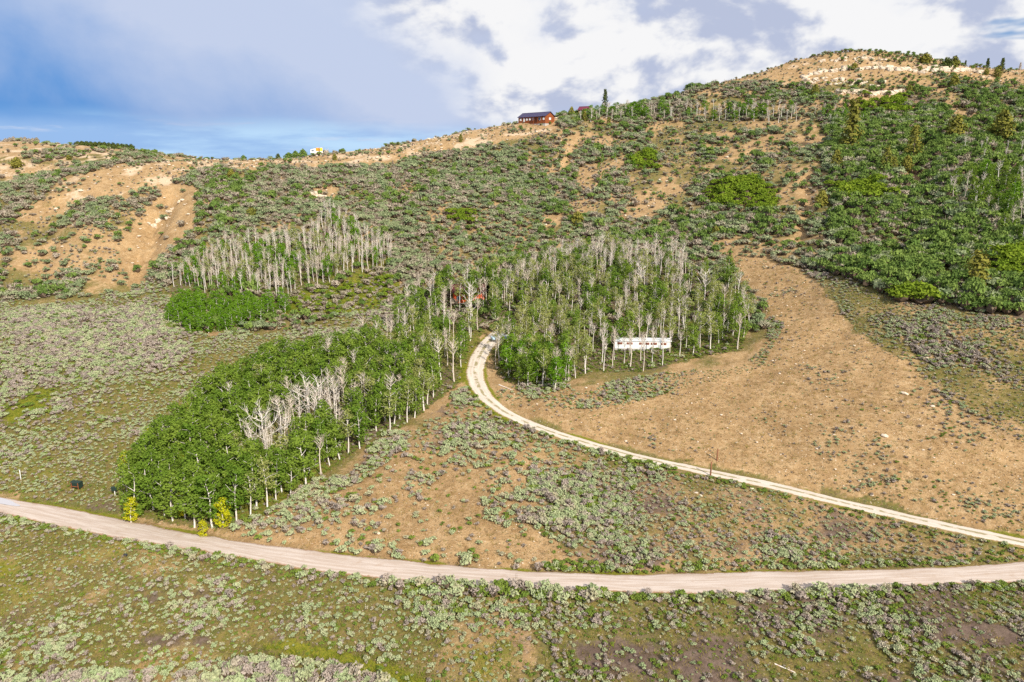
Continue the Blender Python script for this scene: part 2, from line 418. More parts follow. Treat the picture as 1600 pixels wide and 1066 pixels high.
# ---------------------------------------------------------------- ground material
def noise_bump(N, bsdf, vec, scale, strength, dist):
    bp = N.new('ShaderNodeBump')
    bp.inputs['Strength'].default_value = strength; bp.inputs['Distance'].default_value = dist
    N.l.new(N.noise(vec, scale, 6.0, 0.65), bp.inputs['Height'])
    N.l.new(bp.outputs[0], bsdf.inputs['Normal'])
def base_mat(name, rough=0.9):
    m = bpy.data.materials.new(name)
    m.use_nodes = True
    N = NT(m.node_tree)
    b = N.n['Principled BSDF']
    b.inputs['Roughness'].default_value = rough
    b.inputs['Specular IOR Level'].default_value = 0.2
    return m, N, b
def ground_material():
    m, N, b = base_mat('hillside_soil', 0.95)
    b.inputs['Specular IOR Level'].default_value = 0.05
    P = N.new('ShaderNodeNewGeometry').outputs['Position']
    a = N.attr('cover'); s = N.new('ShaderNodeSeparateColor'); N.l.new(a.outputs['Color'], s.inputs[0])
    tanf, lush, mud = s.outputs[0], s.outputs[1], s.outputs[2]
    rocky = a.outputs['Alpha']
    n8 = N.noise(P, 0.13, 5, .6); n2 = N.noise(P, 0.7, 5, .65); nf = N.noise(P, 4.5, 4, .7); ns = N.noise(P, 1.9, 3, .6)
    soil = N.mix(N.ramp(n8, .35, .65), (.305, .19, .088), (.41, .265, .130))
    soil = N.mix(N.ramp(n2, .42, .7, 0, .55), soil, (.54, .385, .215))
    soil = N.mix(N.ramp(nf, .52, .72, 0, .6), soil, (.17, .115, .055))
    grass = N.mix(N.ramp(n2, .35, .65), (.21, .165, .05), (.125, .13, .035))
    grass = N.mix(N.ramp(ns, .5, .68, 0, .75), grass, (.245, .155, .085))
    grass = N.mix(N.ramp(nf, .5, .72, 0, .7), grass, (.085, .070, .03))
    green = N.mix(N.ramp(nf, .35, .65), (.24, .215, .025), (.135, .155, .02))
    dark = N.mix(N.ramp(n2, .4, .65), (.125, .085, .068), (.19, .135, .105))
    dark = N.mix(N.ramp(nf, .5, .7, 0, .6), dark, (.10, .085, .035))
    stone = N.mix(N.ramp(nf, .4, .65), (.62, .50, .36), (.44, .29, .16))
    edge = N.math('MULTIPLY_ADD', N.math('ADD', N.math('MULTIPLY', n2, .6), N.math('MULTIPLY', nf, .4)), .9, -.45)
    dots = N.ramp(N.noise(P, 2.3, 3, .55), .575, .64)
    pebble = N.ramp(N.noise(N.vmath('ADD', P, (7.3, 2.1, 4.4)), 3.3, 2, .5), .66, .70)
    def k(v): return N.ramp(N.math('ADD', v, edge), .35, .65)
    c = N.mix(k(tanf), grass, soil)
    c = N.mix(N.math('MULTIPLY', dots, .62), c, N.mix(n2, (.13, .085, .055), (.13, .12, .045)))
    c = N.mix(N.math('MULTIPLY', pebble, .75), c, (.66, .55, .42))
    c = N.mix(k(mud), c, dark)
    c = N.mix(k(lush), c, green)
    litter = N.ramp(N.noise(N.vmath('ADD', P, (3.7, 8.1, 1.2)), 1.5, 5, .7), .53, .60)
    c = N.mix(N.math('MULTIPLY', litter, N.math('MULTIPLY_ADD', k(tanf), -.45, .6)), c, N.mix(nf, (.055, .05, .022), (.12, .085, .045)))
    c = N.mix(k(rocky), c, stone)
    N.l.new(c, b.inputs['Base Color'])
    noise_bump(N, b, P, 3.0, 0.9, 0.22)
    return m
MAT_GROUND = ground_material()

# ---------------------------------------------------------------- ground sheet
def build_ground():
    rows = [-120.0]
    while rows[-1] < 9000:
        y = rows[-1]
        st = 6.0 if y < 45 else (0.62 if y < 230 else (0.9 if y < 460 else (2.0 if y < 600 else 2.0 + (y - 600) * .06)))
        rows.append(y + st)
    rows = np.array(rows)
    c = np.linspace(-1, 1, 760)
    u = 0.72 * c + 0.28 * c ** 5
    Y, U = np.meshgrid(rows, u, indexing='ij')
    X = U * (np.maximum(Y, 0) * 1.02 + 60 + np.maximum(-Y, 0) * .6)
    X = X * np.where(np.abs(U) > .97, 1 + (np.abs(U) - .97) * 30, 1.0)
    Z, R = height(X, Y)
    nr, nc = X.shape
    V = np.stack([X, Y, Z], -1).reshape(-1, 3)
    me = bpy.data.meshes.new('ground')
    i = (np.arange(nr - 1)[:, None] * nc + np.arange(nc - 1)[None]).ravel()
    F = np.stack([i, i + 1, i + nc + 1, i + nc], 1).astype(np.int32)
    me.vertices.add(len(V)); me.vertices.foreach_set('co', V.ravel())
    me.loops.add(F.size); me.loops.foreach_set('vertex_index', F.ravel())
    me.polygons.add(len(F)); me.polygons.foreach_set('loop_start', np.arange(0, F.size, 4, dtype=np.int32))
    me.polygons.foreach_set('use_smooth', np.ones(len(F), bool))
    me.update(calc_edges=True)
    x, y, z = V.T
    cov = ground_cover(x, y, z, R.ravel())
    at = me.attributes.new('cover', 'FLOAT_COLOR', 'POINT')
    at.data.foreach_set('color', cov.astype(np.float32).ravel())
    me.materials.append(MAT_GROUND)
    o = link('ground', me)
    tag(o, 'dry tan and green valley floor rising into a scrubby hillside', 'ground', kind='structure')
def ground_cover(x, y, z, r):
    px0, py0 = project(x, y, z)
    dep = np.maximum(y, 60) / 120.0
    W3 = []
    for k, (amp, sz) in enumerate(((26, 16), (20, 6), (14, 2.6), (30, 30))):
        W3.append((px0 + amp * fbm(x, y, sz, 3, 31 + 4 * k) / np.sqrt(dep), py0 + .55 * amp * fbm(x, y, sz, 3, 33 + 4 * k) / dep))
    def soft(name):
        return sum(zone(name, a, b).astype(float) for a, b in W3) / len(W3)
    px, py = W3[1]
    n = fbm(x, y, 26, 3, 41); n6 = fbm(x, y, 7, 3, 45)
    below = zone('below', px, py); meadow = zone('meadow', px, py); mid = zone('mid', px, py)
    rs = zone('rslope', px, py); grove = soft('grove'); east = zone('east', px, py)
    bare = np.max([soft('tan_r'), soft('tan_l'), soft('crest'), soft('gully'), soft('scar')], axis=0)
    low = below | meadow | mid | rs | (grove > .5) | east
    tan = np.where(low, .0, .52 + .25 * n + .3 * n6)
    tan = np.where(mid, .58 + .25 * n + .3 * n6, tan); tan = np.where(rs, .36 + .3 * n + .2 * n6, tan); tan = np.where(east, .72 + .2 * n, tan)
    tan = np.where(meadow, .22 + .25 * n + .2 * n6, tan); tan = np.where(below, .22 + .3 * n + .35 * n6, tan)
    right = sstep(700, 1150, px)
    tan = np.where(below, tan + .15 * right, tan)
    tan = tan * (1 - bare) + bare * (.9 + .2 * n6)
    lush = soft('lush') * .8 + grove * (.40 + .2 * n)
    lush = np.maximum(lush, np.where(meadow, .24 + .3 * n + .2 * n6, 0)); lush = np.maximum(lush, np.where(below & (px < 800), .12 + .4 * n + .2 * n6, 0))
    lush = np.maximum(lush, (.45 + .5 * n6) * (1 - sstep(.2, 1.8, r)) * (r > -.2))
    mud = soft('mud') * .6 + np.where(below & (px > 600), .58 * right + .25 * n + .3 * n6, 0) + np.where(below & (px <= 600), .26 + .5 * fbm(x, y, 12, 3, 47), 0)
    mud = mud + np.where(mid, (.38 + .25 * n6) * (1 - soft('tan_l')), 0) + np.where(rs, .22 + .2 * n6, 0)
    mud = np.maximum(mud, grove * (.5 - .3 * n))
    hillr = (~low) & (px > 1280) & (py > 150)
    far_grass = (y > 420) & (px0 < 420)
    rocky_far = np.where(far_grass, .45 + .25 * n6, 0)
    mud = np.maximum(mud, np.where(hillr, .3 + .3 * n, 0)); tan = np.where(hillr & (bare < .5), tan - .2, tan)
    rocky = soft('crest') * (.40 + .3 * n6) + soft('scar') * (py < 180) * (px > 1100) * (.30 + .3 * n6) + soft('gully') * .15
    rocky = np.maximum(rocky, rocky_far)
    rocky = rocky + soft('tan_r') * (.06 + .25 * fbm(x, y, 18, 3, 43))
    return np.clip(np.stack([tan, lush, mud, rocky], -1), 0, 1)
build_ground()

# ---------------------------------------------------------------- the two roads
def road_material(name, pal, track):
    m, N, b = base_mat(name, 0.95)
    P = N.new('ShaderNodeNewGeometry').outputs['Position']
    a = N.attr('lane').outputs['Vector']                   # x across (-1..1), y metres along
    sp = N.new('ShaderNodeSeparateXYZ'); N.l.new(a, sp.inputs[0])
    mp = N.new('ShaderNodeMapping'); N.l.new(a, mp.inputs[0]); mp.inputs['Scale'].default_value = (5.0, .12, 1)
    streak = N.noise(mp.outputs[0], 1.0, 4, .6)
    nf = N.noise(P, 5.0, 4, .7); n2 = N.noise(P, .5, 4, .6)
    c = N.mix(N.ramp(streak, .36, .66), pal[0], pal[1])
    c = N.mix(N.ramp(nf, .5, .75, 0, .5), c, pal[2])
    c = N.mix(N.ramp(n2, .55, .72, 0, .45), c, pal[3])
    ac = N.math('ADD', N.math('ABSOLUTE', sp.outputs[0]), N.math('MULTIPLY_ADD', N.noise(P, 1.6, 4, .7), .5, -.25))
    if track:                                               # two wheel tracks with a grown-over strip between
        strip = N.math('MULTIPLY', N.ramp(ac, .26, .12), N.ramp(N.noise(P, .5, 3, .6), .40, .52))
        c = N.mix(N.math('MULTIPLY', strip, .8), c, (.24, .20, .075))
        c = N.mix(N.ramp(ac, .86, .98), c, (.30, .21, .10))
    else:
        c = N.mix(N.ramp(ac, .88, 1.02), c, (.33, .20, .125))
    N.l.new(c, b.inputs['Base Color'])
    noise_bump(N, b, P, 5.0, 0.5, 0.05)
    return m
def ribbon(name, line, s, hw, mat, label, cat, wobble):
    n = len(line); K = 9
    tg = np.gradient(line[:, :2], axis=0); tg /= np.linalg.norm(tg, axis=1)[:, None]
    nr = np.stack([tg[:, 1], -tg[:, 0]], 1)
    off = np.concatenate([np.linspace(-1, 1, K)])
    V = []; A = []
    wl = hw + wobble * fbm(s, s * 0, 3.0, 3, 51); wr = hw + wobble * fbm(s, s * 0 + 9, 3.0, 3, 53)
    for i in range(n):
        for j, o in enumerate(off):
            w = wl[i] if o < 0 else wr[i]
            z = line[i, 2] - 0.05 * o * o + 0.015 * math.cos(o * 9)
            V.append((line[i, 0] + nr[i, 0] * o * w, line[i, 1] + nr[i, 1] * o * w, z)); A.append((o, s[i], 0))
        for o in (-1, 1):
            w = (wl[i] if o < 0 else wr[i]) + .35
            V.append((line[i, 0] + nr[i, 0] * o * w, line[i, 1] + nr[i, 1] * o * w, line[i, 2] - .22)); A.append((o * 1.1, s[i], 0))
    M = K + 2; F = []
    for i in range(n - 1):
        r0 = i * M; r1 = r0 + M
        order = [K] + list(range(K)) + [K + 1]
        for a, b in zip(order[:-1], order[1:]): F.append((r0 + a, r0 + b, r1 + b, r1 + a))
    me = mesh_of(name, V, F, mat, smooth=True)
    at = me.attributes.new('lane', 'FLOAT_VECTOR', 'POINT')
    at.data.foreach_set('vector', np.array(A, np.float32).ravel())
    return tag(link(name, me), label, cat, kind='structure')
MAT_ROAD = road_material('gravel_road', ((.46, .365, .295), (.57, .485, .42), (.37, .275, .205), (.40, .285, .20)), False)
MAT_DRIVE = road_material('pale_gravel', ((.54, .46, .375), (.65, .575, .49), (.43, .34, .255), (.48, .385, .29)), True)
ribbon('dirt_road', ROAD, ROAD_S, ROAD_HW, MAT_ROAD, 'wide pinkish gravel road curving along the valley floor', 'road', .22)
ribbon('driveway', DRIVE, DRIVE_S, DRIVE_HW, MAT_DRIVE, 'pale two-track gravel driveway leading into the aspen grove', 'driveway', .16)

# ---------------------------------------------------------------- plant materials
def leaf_mat(name, c0, c1, trans=0.25, spread=0.5, dry=None):
    """leaves: colour drifts from plant to plant (object random) and from spot to spot (noise)"""
    m = bpy.data.materials.new(name); m.use_nodes = True
    N = NT(m.node_tree); N.n.clear()
    out = N.new('ShaderNodeOutputMaterial')
    rnd = N.new('ShaderNodeObjectInfo').outputs['Random']
    P = N.new('ShaderNodeNewGeometry').outputs['Position']
    n = N.noise(P, 1.3, 3, .6)
    f = N.math('ADD', N.math('MULTIPLY', rnd, spread), N.math('MULTIPLY_ADD', n, 2 * (1 - spread), -.5 * (1 - spread)), clamp=True)
    c = N.mix(f, c0, c1)
    if dry is not None:
        r2 = N.math('FRACT', N.math('MULTIPLY', rnd, 7.31))
        c = N.mix(N.ramp(r2, .72, 1.0, 0, .8), c, dry)
    df = N.new('ShaderNodeBsdfDiffuse'); N.l.new(c, df.inputs[0])
    tr = N.new('ShaderNodeBsdfTranslucent'); N.l.new(c, tr.inputs[0])
    mx = N.new('ShaderNodeMixShader'); mx.inputs[0].default_value = trans
    N.l.new(df.outputs[0], mx.inputs[1]); N.l.new(tr.outputs[0], mx.inputs[2])
    N.l.new(mx.outputs[0], out.inputs[0])
    return m
def bark_mat(name, c0, c1, scale=2.5):
    m, N, b = base_mat(name, .85)
    P = N.new('ShaderNodeTexCoord').outputs['Object']
    n = N.noise(P, scale, 4, .65)
    N.l.new(N.mix(N.ramp(n, .5, .68), c0, c1), b.inputs['Base Color'])
    return m
M_SAGE = leaf_mat('sage_leaf', (.47, .48, .28), (.32, .40, .20), .15, .6, (.47, .41, .28))
M_DRYS = leaf_mat('dry_sage_leaf', (.44, .36, .30), (.31, .265, .225), .1, .6, (.46, .43, .29))
M_GREEN = leaf_mat('green_leaf', (.13, .20, .035), (.24, .30, .055), .2, .6)
M_HILL = leaf_mat('hill_leaf', (.17, .235, .11), (.38, .41, .225), .15, .6, (.45, .40, .29))
M_HBRN = leaf_mat('hill_twig', (.44, .36, .29), (.31, .285, .185), .1, .6)
M_HGRN = leaf_mat('hill_green_leaf', (.10, .175, .04), (.25, .33, .08), .2, .6)
M_LIME = leaf_mat('lime_leaf', (.13, .215, .02), (.26, .33, .035), .25, .5)
M_ASP = leaf_mat('aspen_leaf', (.09, .18, .018), (.245, .325, .05), .3, .55)
M_ASPB = leaf_mat('bright_aspen_leaf', (.095, .215, .012), (.20, .345, .03), .3, .5)
M_ASPT = leaf_mat('thin_aspen_leaf', (.20, .265, .05), (.38, .37, .13), .25, .55)
M_YEL = leaf_mat('yellow_leaf', (.62, .55, .02), (.45, .50, .02), .3, .4)
M_JUN = leaf_mat('juniper_leaf', (.155, .165, .035), (.25, .225, .045), .1, .7)
M_PINE = leaf_mat('pine_needle', (.055, .085, .025), (.11, .13, .035), .1, .5)
M_DGRASS = leaf_mat('dry_grass_blade', (.40, .30, .095), (.27, .24, .055), .25, .6)
M_TGRASS = leaf_mat('tan_grass_blade', (.45, .31, .15), (.33, .21, .10), .2, .6)
M_GGRASS = leaf_mat('green_grass_blade', (.24, .28, .03), (.16, .22, .025), .3, .6)
M_BARK = bark_mat('aspen_bark', (.74, .68, .61), (.40, .34, .28))
M_GBARK = bark_mat('weathered_bark', (.66, .57, .48), (.40, .31, .24))
M_TWIG = leaf_mat('pale_twig', (.60, .51, .41), (.46, .39, .30), .0, .6)
M_DEAD = bark_mat('bleached_wood', (.74, .68, .61), (.56, .38, .26), 1.2)
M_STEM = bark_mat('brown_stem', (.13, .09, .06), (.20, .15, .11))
M_ROCK = bark_mat('pale_rock', (.66, .56, .43), (.46, .32, .19), 3.0)

# ---------------------------------------------------------------- plant meshes
class MB:
    """collects vertices, faces and material indices"""
    def __init__(self): self.V = []; self.F = []; self.M = []; self.n = 0
    def add(self, V, F, mi):
        self.V.append(np.asarray(V, float)); self.F += [tuple(int(i) + self.n for i in f) for f in F]
        self.M += [mi] * len(F); self.n += len(V)
    def mesh(self, name, mats, smooth=False):
        return mesh_of(name, np.concatenate(self.V), self.F, mats, self.M, smooth)
    def tube(self, path, radii, mi, sides=6, cap=True):
        path = np.asarray(path, float); n = len(path)
        tg = np.gradient(path, axis=0); tg /= np.linalg.norm(tg, axis=1)[:, None] + 1e-9
        ref = np.where(np.abs(tg[:, 2:3]) > .9, np.array([[1., 0, 0]]), np.array([[0, 0, 1.]]))
        a = np.cross(tg, ref); a /= np.linalg.norm(a, axis=1)[:, None] + 1e-9
        b = np.cross(tg, a)
        th = np.arange(sides) * 2 * math.pi / sides
        V = (path[:, None] + np.asarray(radii)[:, None, None] * (np.cos(th)[None, :, None] * a[:, None] + np.sin(th)[None, :, None] * b[:, None])).reshape(-1, 3)
        F = [(i * sides + j, i * sides + (j + 1) % sides, (i + 1) * sides + (j + 1) % sides, (i + 1) * sides + j) for i in range(n - 1) for j in range(sides)]
        if cap: F.append(tuple(range((n - 1) * sides, n * sides)))
        self.add(V, F, mi)
    def leaves(self, C, Nrm, size, rng, mi, long=1.5, jitter=.7):
        """one bent-free leaf-spray quad at each centre, loosely facing Nrm"""
        C = np.asarray(C, float); k = len(C)
        nn = Nrm + jitter * rng.normal(size=(k, 3)); nn /= np.linalg.norm(nn, axis=1)[:, None] + 1e-9
        t = rng.normal(size=(k, 3)); t -= (t * nn).sum(1)[:, None] * nn; t /= np.linalg.norm(t, axis=1)[:, None] + 1e-9
        b = np.cross(nn, t)
        s = np.asarray(size) * rng.uniform(.6, 1.3, k)
        s = s[:, None]
        V = np.stack([C - t * s * long * .5, C - b * s * .5 + t * s * .1, C + t * s * long * .5, C + b * s * .5 + t * s * .1], 1).reshape(-1, 3)
        F = [(4 * i, 4 * i + 1, 4 * i + 2, 4 * i + 3) for i in range(k)]
        self.add(V, F, mi)
    def blob(self, c, r, rng, mi, squash=1.0):
        """low-poly lumpy core"""
        g = (1 + 5 ** .5) / 2
        v = np.array([(-1, g, 0), (1, g, 0), (-1, -g, 0), (1, -g, 0), (0, -1, g), (0, 1, g), (0, -1, -g), (0, 1, -g), (g, 0, -1), (g, 0, 1), (-g, 0, -1), (-g, 0, 1)], float)
        v /= np.linalg.norm(v[0])
        v = v * r * rng.uniform(.75, 1.15, (12, 1)) * np.array([1, 1, squash]) + np.array(c)
        F = [(0, 11, 5), (0, 5, 1), (0, 1, 7), (0, 7, 10), (0, 10, 11), (1, 5, 9), (5, 11, 4), (11, 10, 2), (10, 7, 6), (7, 1, 8), (3, 9, 4), (3, 4, 2), (3, 2, 6), (3, 6, 8), (3, 8, 9), (4, 9, 5), (2, 4, 11), (6, 2, 10), (8, 6, 7), (9, 8, 1)]
        self.add(v, F, mi)
def sphere_pts(k, rng):
    v = rng.normal(size=(k, 3)); return v / np.linalg.norm(v, axis=1)[:, None]

def bush_mesh(name, seed, leafm, stemm, clumps=8, per=14, leaf=.14, long=1.6, height=.7, up=.5, twiggy=0):
    """a mound about 1 m across: leafy clumps over a dark core, with bare stems showing low down"""
    rng = np.random.default_rng(seed); m = MB()
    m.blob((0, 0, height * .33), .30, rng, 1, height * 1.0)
    for i in range(clumps):
        a = i * 2.4 + rng.uniform(-.4, .4); r = .36 * math.sqrt((i + .5) / clumps) * rng.uniform(.85, 1.15)
        c = np.array([r * math.cos(a), r * math.sin(a), height * (.62 - .9 * r * r) * rng.uniform(.75, 1.2)])
        d = sphere_pts(per, rng); d[:, 2] = np.abs(d[:, 2]) * .9 - .15
        cr = rng.uniform(.15, .22)
        m.leaves(c + d * cr * np.array([1, 1, height * 1.2]), d * (1 - up) + np.array([0, 0, up]), leaf, rng, 0, long, .55)
        p = [(0, 0, 0), tuple(c * np.array([.6, .6, .5])), tuple(c)]
        m.tube(p, [.022, .016, .006], 1, 3, False)
    for i in range(twiggy):
        a = rng.uniform(0, 6.28); r = rng.uniform(.25, .55); h = height * rng.uniform(.5, 1.15)
        m.tube([(r * .3 * math.cos(a), r * .3 * math.sin(a), .05), (r * math.cos(a), r * math.sin(a), h)], [.02, .006], 0 if rng.random() < .5 else 1, 3, False)
    return m.mesh(name, [leafm, stemm])
def grass_mesh(name, seed, mat, k=9, h=.45, spread=.28):
    rng = np.random.default_rng(seed); m = MB()
    for i in range(k):
        a = rng.uniform(0, 6.28); r = spread * math.sqrt(rng.random()); b = rng.uniform(0, 6.28)
        hh = h * rng.uniform(.55, 1.2); w = .035
        p = np.array([r * math.cos(a), r * math.sin(a), 0]); side = np.array([math.cos(b), math.sin(b), 0]) * w
        tip = p + np.array([math.cos(a) * .5 * hh, math.sin(a) * .5 * hh, hh])
        m.add([p - side, p + side, tip], [(0, 1, 2)], 0)
    return m.mesh(name, [mat])
def limb_path(p0, d, ln, rng, bend=.25, k=4, upw=.35):
    P = [np.array(p0, float)]; d = np.array(d, float)
    for i in range(k):
        d = d + rng.normal(size=3) * bend * .4 + np.array([0, 0, upw / k]); d /= np.linalg.norm(d)
        P.append(P[-1] + d * ln / k)
    return np.array(P)
def aspen_meshes(seed, leafm, style):
    """trunk mesh and crown mesh of an aspen of unit-ish build, about 9 m tall"""
    rng = np.random.default_rng(seed)
    H = 9.0
    tr = MB(); cr = MB()
    lean = rng.normal(size=2) * .04
    zz = np.linspace(-.4, H * .93, 8)
    path = np.stack([lean[0] * zz + .12 * np.sin(zz * .7 + seed), lean[1] * zz + .12 * np.cos(zz * .6 + seed), zz], 1)
    tr.tube(path, np.linspace(.145, .03, 8), 0, 6)
    def on(z): return np.array([np.interp(z, zz, path[:, 0]), np.interp(z, zz, path[:, 1]), z])
    if style == 'full':
        lo, wide, ncl, per, ls = .24, 1.95, 36, 36, .27
    elif style == 'thin':
        lo, wide, ncl, per, ls = .46, 1.7, 22, 30, .23
    elif style == 'sapling':
        lo, wide, ncl, per, ls = .08, 2.0, 40, 34, .28
    else:
        lo, wide, ncl, per, ls = .6, 1.3, 0, 0, 0
    tips = []
    nl = 7 if style in ('full', 'sapling') else (9 if style == 'thin' else 13)
    for i in range(nl):
        z = H * (lo + (.92 - lo) * (i + rng.random()) / nl)
        a = i * 2.4 + rng.uniform(-.5, .5)
        ln = wide * rng.uniform(.7, 1.15) * (1.1 - .6 * (z / H - lo) / (1 - lo))
        up = .7 if style != 'bare' else 1.0
        P = limb_path(on(z), (math.cos(a), math.sin(a), up), ln * 1.25, rng)
        tr.tube(P, np.linspace(.055, .015, len(P)), 0, 4, False)
        tips.append(P)
    if style == 'bare':
        for P in tips:                                        # fans of fine dead twigs
            for j in range(7):
                q = P[rng.integers(1, len(P))]
                dd = rng.normal(size=3) * .55 + np.array([0, 0, .9]) + (P[-1] - P[0]) * .25
                dd /= np.linalg.norm(dd); ln = rng.uniform(.5, 1.1)
                s = np.cross(dd, rng.normal(size=3)); s /= np.linalg.norm(s)
                cr.add([q - s * .024, q + s * .024, q + dd * ln], [(0, 1, 2)], 0)
        top = on(H * .93)
        for j in range(22):
            q = on(H * rng.uniform(.68, .93)); dd = rng.normal(size=3) * .4 + np.array([0, 0, 1.0]); dd /= np.linalg.norm(dd)
            s = np.cross(dd, rng.normal(size=3)); s /= np.linalg.norm(s)
            cr.add([q - s * .024, q + s * .024, q + dd * rng.uniform(.6, 1.2)], [(0, 1, 2)], 0)
        return tr.mesh('trunk', [M_GBARK if seed % 2 else M_BARK], True), cr.mesh('branches', [M_TWIG])
    for i in range(ncl):
        f = (i + rng.random()) / ncl
        z = H * (lo + (1.0 - lo) * f)
        w = wide * (math.sin(math.pi * min(1, .16 + f * .80)) ** .7)
        a = rng.uniform(0, 6.28); r = w * math.sqrt(rng.uniform(.15, 1)) * .85
        c = on(min(z, H * .92)) + np.array([r * math.cos(a), r * math.sin(a), z - min(z, H * .92)])
        d = sphere_pts(per, rng); crad = rng.uniform(.45, .8)
        d2 = d * crad * np.array([1, 1, .75])
        outw = d * .6 + np.array([math.cos(a) * .4, math.sin(a) * .4, .35])
        cr.leaves(c + d2, outw, ls, rng, 0, 1.3, .6)
    return tr.mesh('trunk', [M_BARK], True), cr.mesh('crown', [leafm])
def conifer_meshes(seed, leafm, H, wide, style):
    rng = np.random.default_rng(seed)
    tr = MB(); cr = MB()
    tr.tube([(0, 0, -.5), (0.05, 0, H * .5), (0, .05, H * .95)], [H * .03, H * .02, .02], 0, 6)
    n = 46 if style == 'juniper' else 60
    for i in range(n):
        f = (i + rng.random()) / n
        if style == 'juniper': w = wide * (math.sin(math.pi * (.12 + .86 * f)) ** .75) * (1 - .35 * f)
        else: w = wide * (1.02 - f) * rng.uniform(.55, 1.15)
        a = i * 2.4 + rng.uniform(-.3, .3); r = w * math.sqrt(rng.uniform(.3, 1))
        c = np.array([r * math.cos(a), r * math.sin(a), H * (.05 + .95 * f)])
        k = 13; d = sphere_pts(k, rng)
        if style == 'juniper': dd = d * np.array([1, 1, 1.3]) * wide * .26; up = .5
        else: dd = d * np.array([1, 1, .45]) * wide * .30; up = .6
        cr.leaves(c + dd, d * .5 + np.array([math.cos(a) * .5, math.sin(a) * .5, up]), wide * .20, rng, 0, 1.7, .5)
        if i % 4 == 0: tr.tube([(0, 0, c[2] * .9), tuple(c)], [.05, .015], 0, 3, False)
    return tr.mesh('trunk', [M_STEM], True), cr.mesh('crown', [leafm])
def rock_mesh(name, seed, blocky=False, mat=None):
    rng = np.random.default_rng(seed); m = MB()
    if blocky:
        k = np.linspace(-1, 1, 4); pts = {}; V = []; F = []
        def vid(p):
            p = tuple(np.round(p, 4))
            if p not in pts:
                pts[p] = len(V); q = np.array(p); q = q / (np.abs(q) ** 7).sum() ** (1 / 7.)
                V.append(q * np.array([.62, .42, .40]) * rng.uniform(.84, 1.12) + rng.normal(size=3) * .025)
            return pts[p]
        for ax in range(3):
            for sg in (-1, 1):
                for i in range(3):
                    for j in range(3):
                        q = []
                        for (u, v) in ((i, j), (i + 1, j), (i + 1, j + 1), (i, j + 1)):
                            p = [0, 0, 0]; p[ax] = sg; p[(ax + 1) % 3] = k[u]; p[(ax + 2) % 3] = k[v]; q.append(vid(p))
                        F.append(q if sg > 0 else q[::-1])
        V = np.array(V); V[:, 2] += .22
        m.add(V, F, 0)
    else:
        m.blob((0, 0, .22), .5, rng, 0, .62)
    return m.mesh(name, [mat or M_ROCK])

# ---------------------------------------------------------------- scattering: jittered grid -> ground points with their picture position
RNG = np.random.default_rng(20)
class Pts:
    def __init__(self, y0, y1, cell, pmax=1130):
        ys = np.arange(y0, y1, cell); out = []
        for y in ys:
            w = .80 * y + 28; xs = np.arange(-w, w, cell)
            out.append(np.stack([xs, np.full(len(xs), y)], 1))
        p = np.concatenate(out); p += RNG.uniform(-.55, .55, p.shape) * cell
        self.x, self.y = p.T
        self.z, self.r = height(self.x, self.y)
        self.px, self.py = project(self.x, self.y, self.z)
        self.take((self.px > -110) & (self.px < 1710) & (self.py < pmax))
    def take(self, m):
        for k in ('x', 'y', 'z', 'r', 'px', 'py'): setattr(self, k, getattr(self, k)[m])
        return self
    def sub(self, m):
        q = object.__new__(Pts)
        for k in ('x', 'y', 'z', 'r', 'px', 'py'): setattr(q, k, getattr(self, k)[m])
        return q
    def __len__(self): return len(self.x)

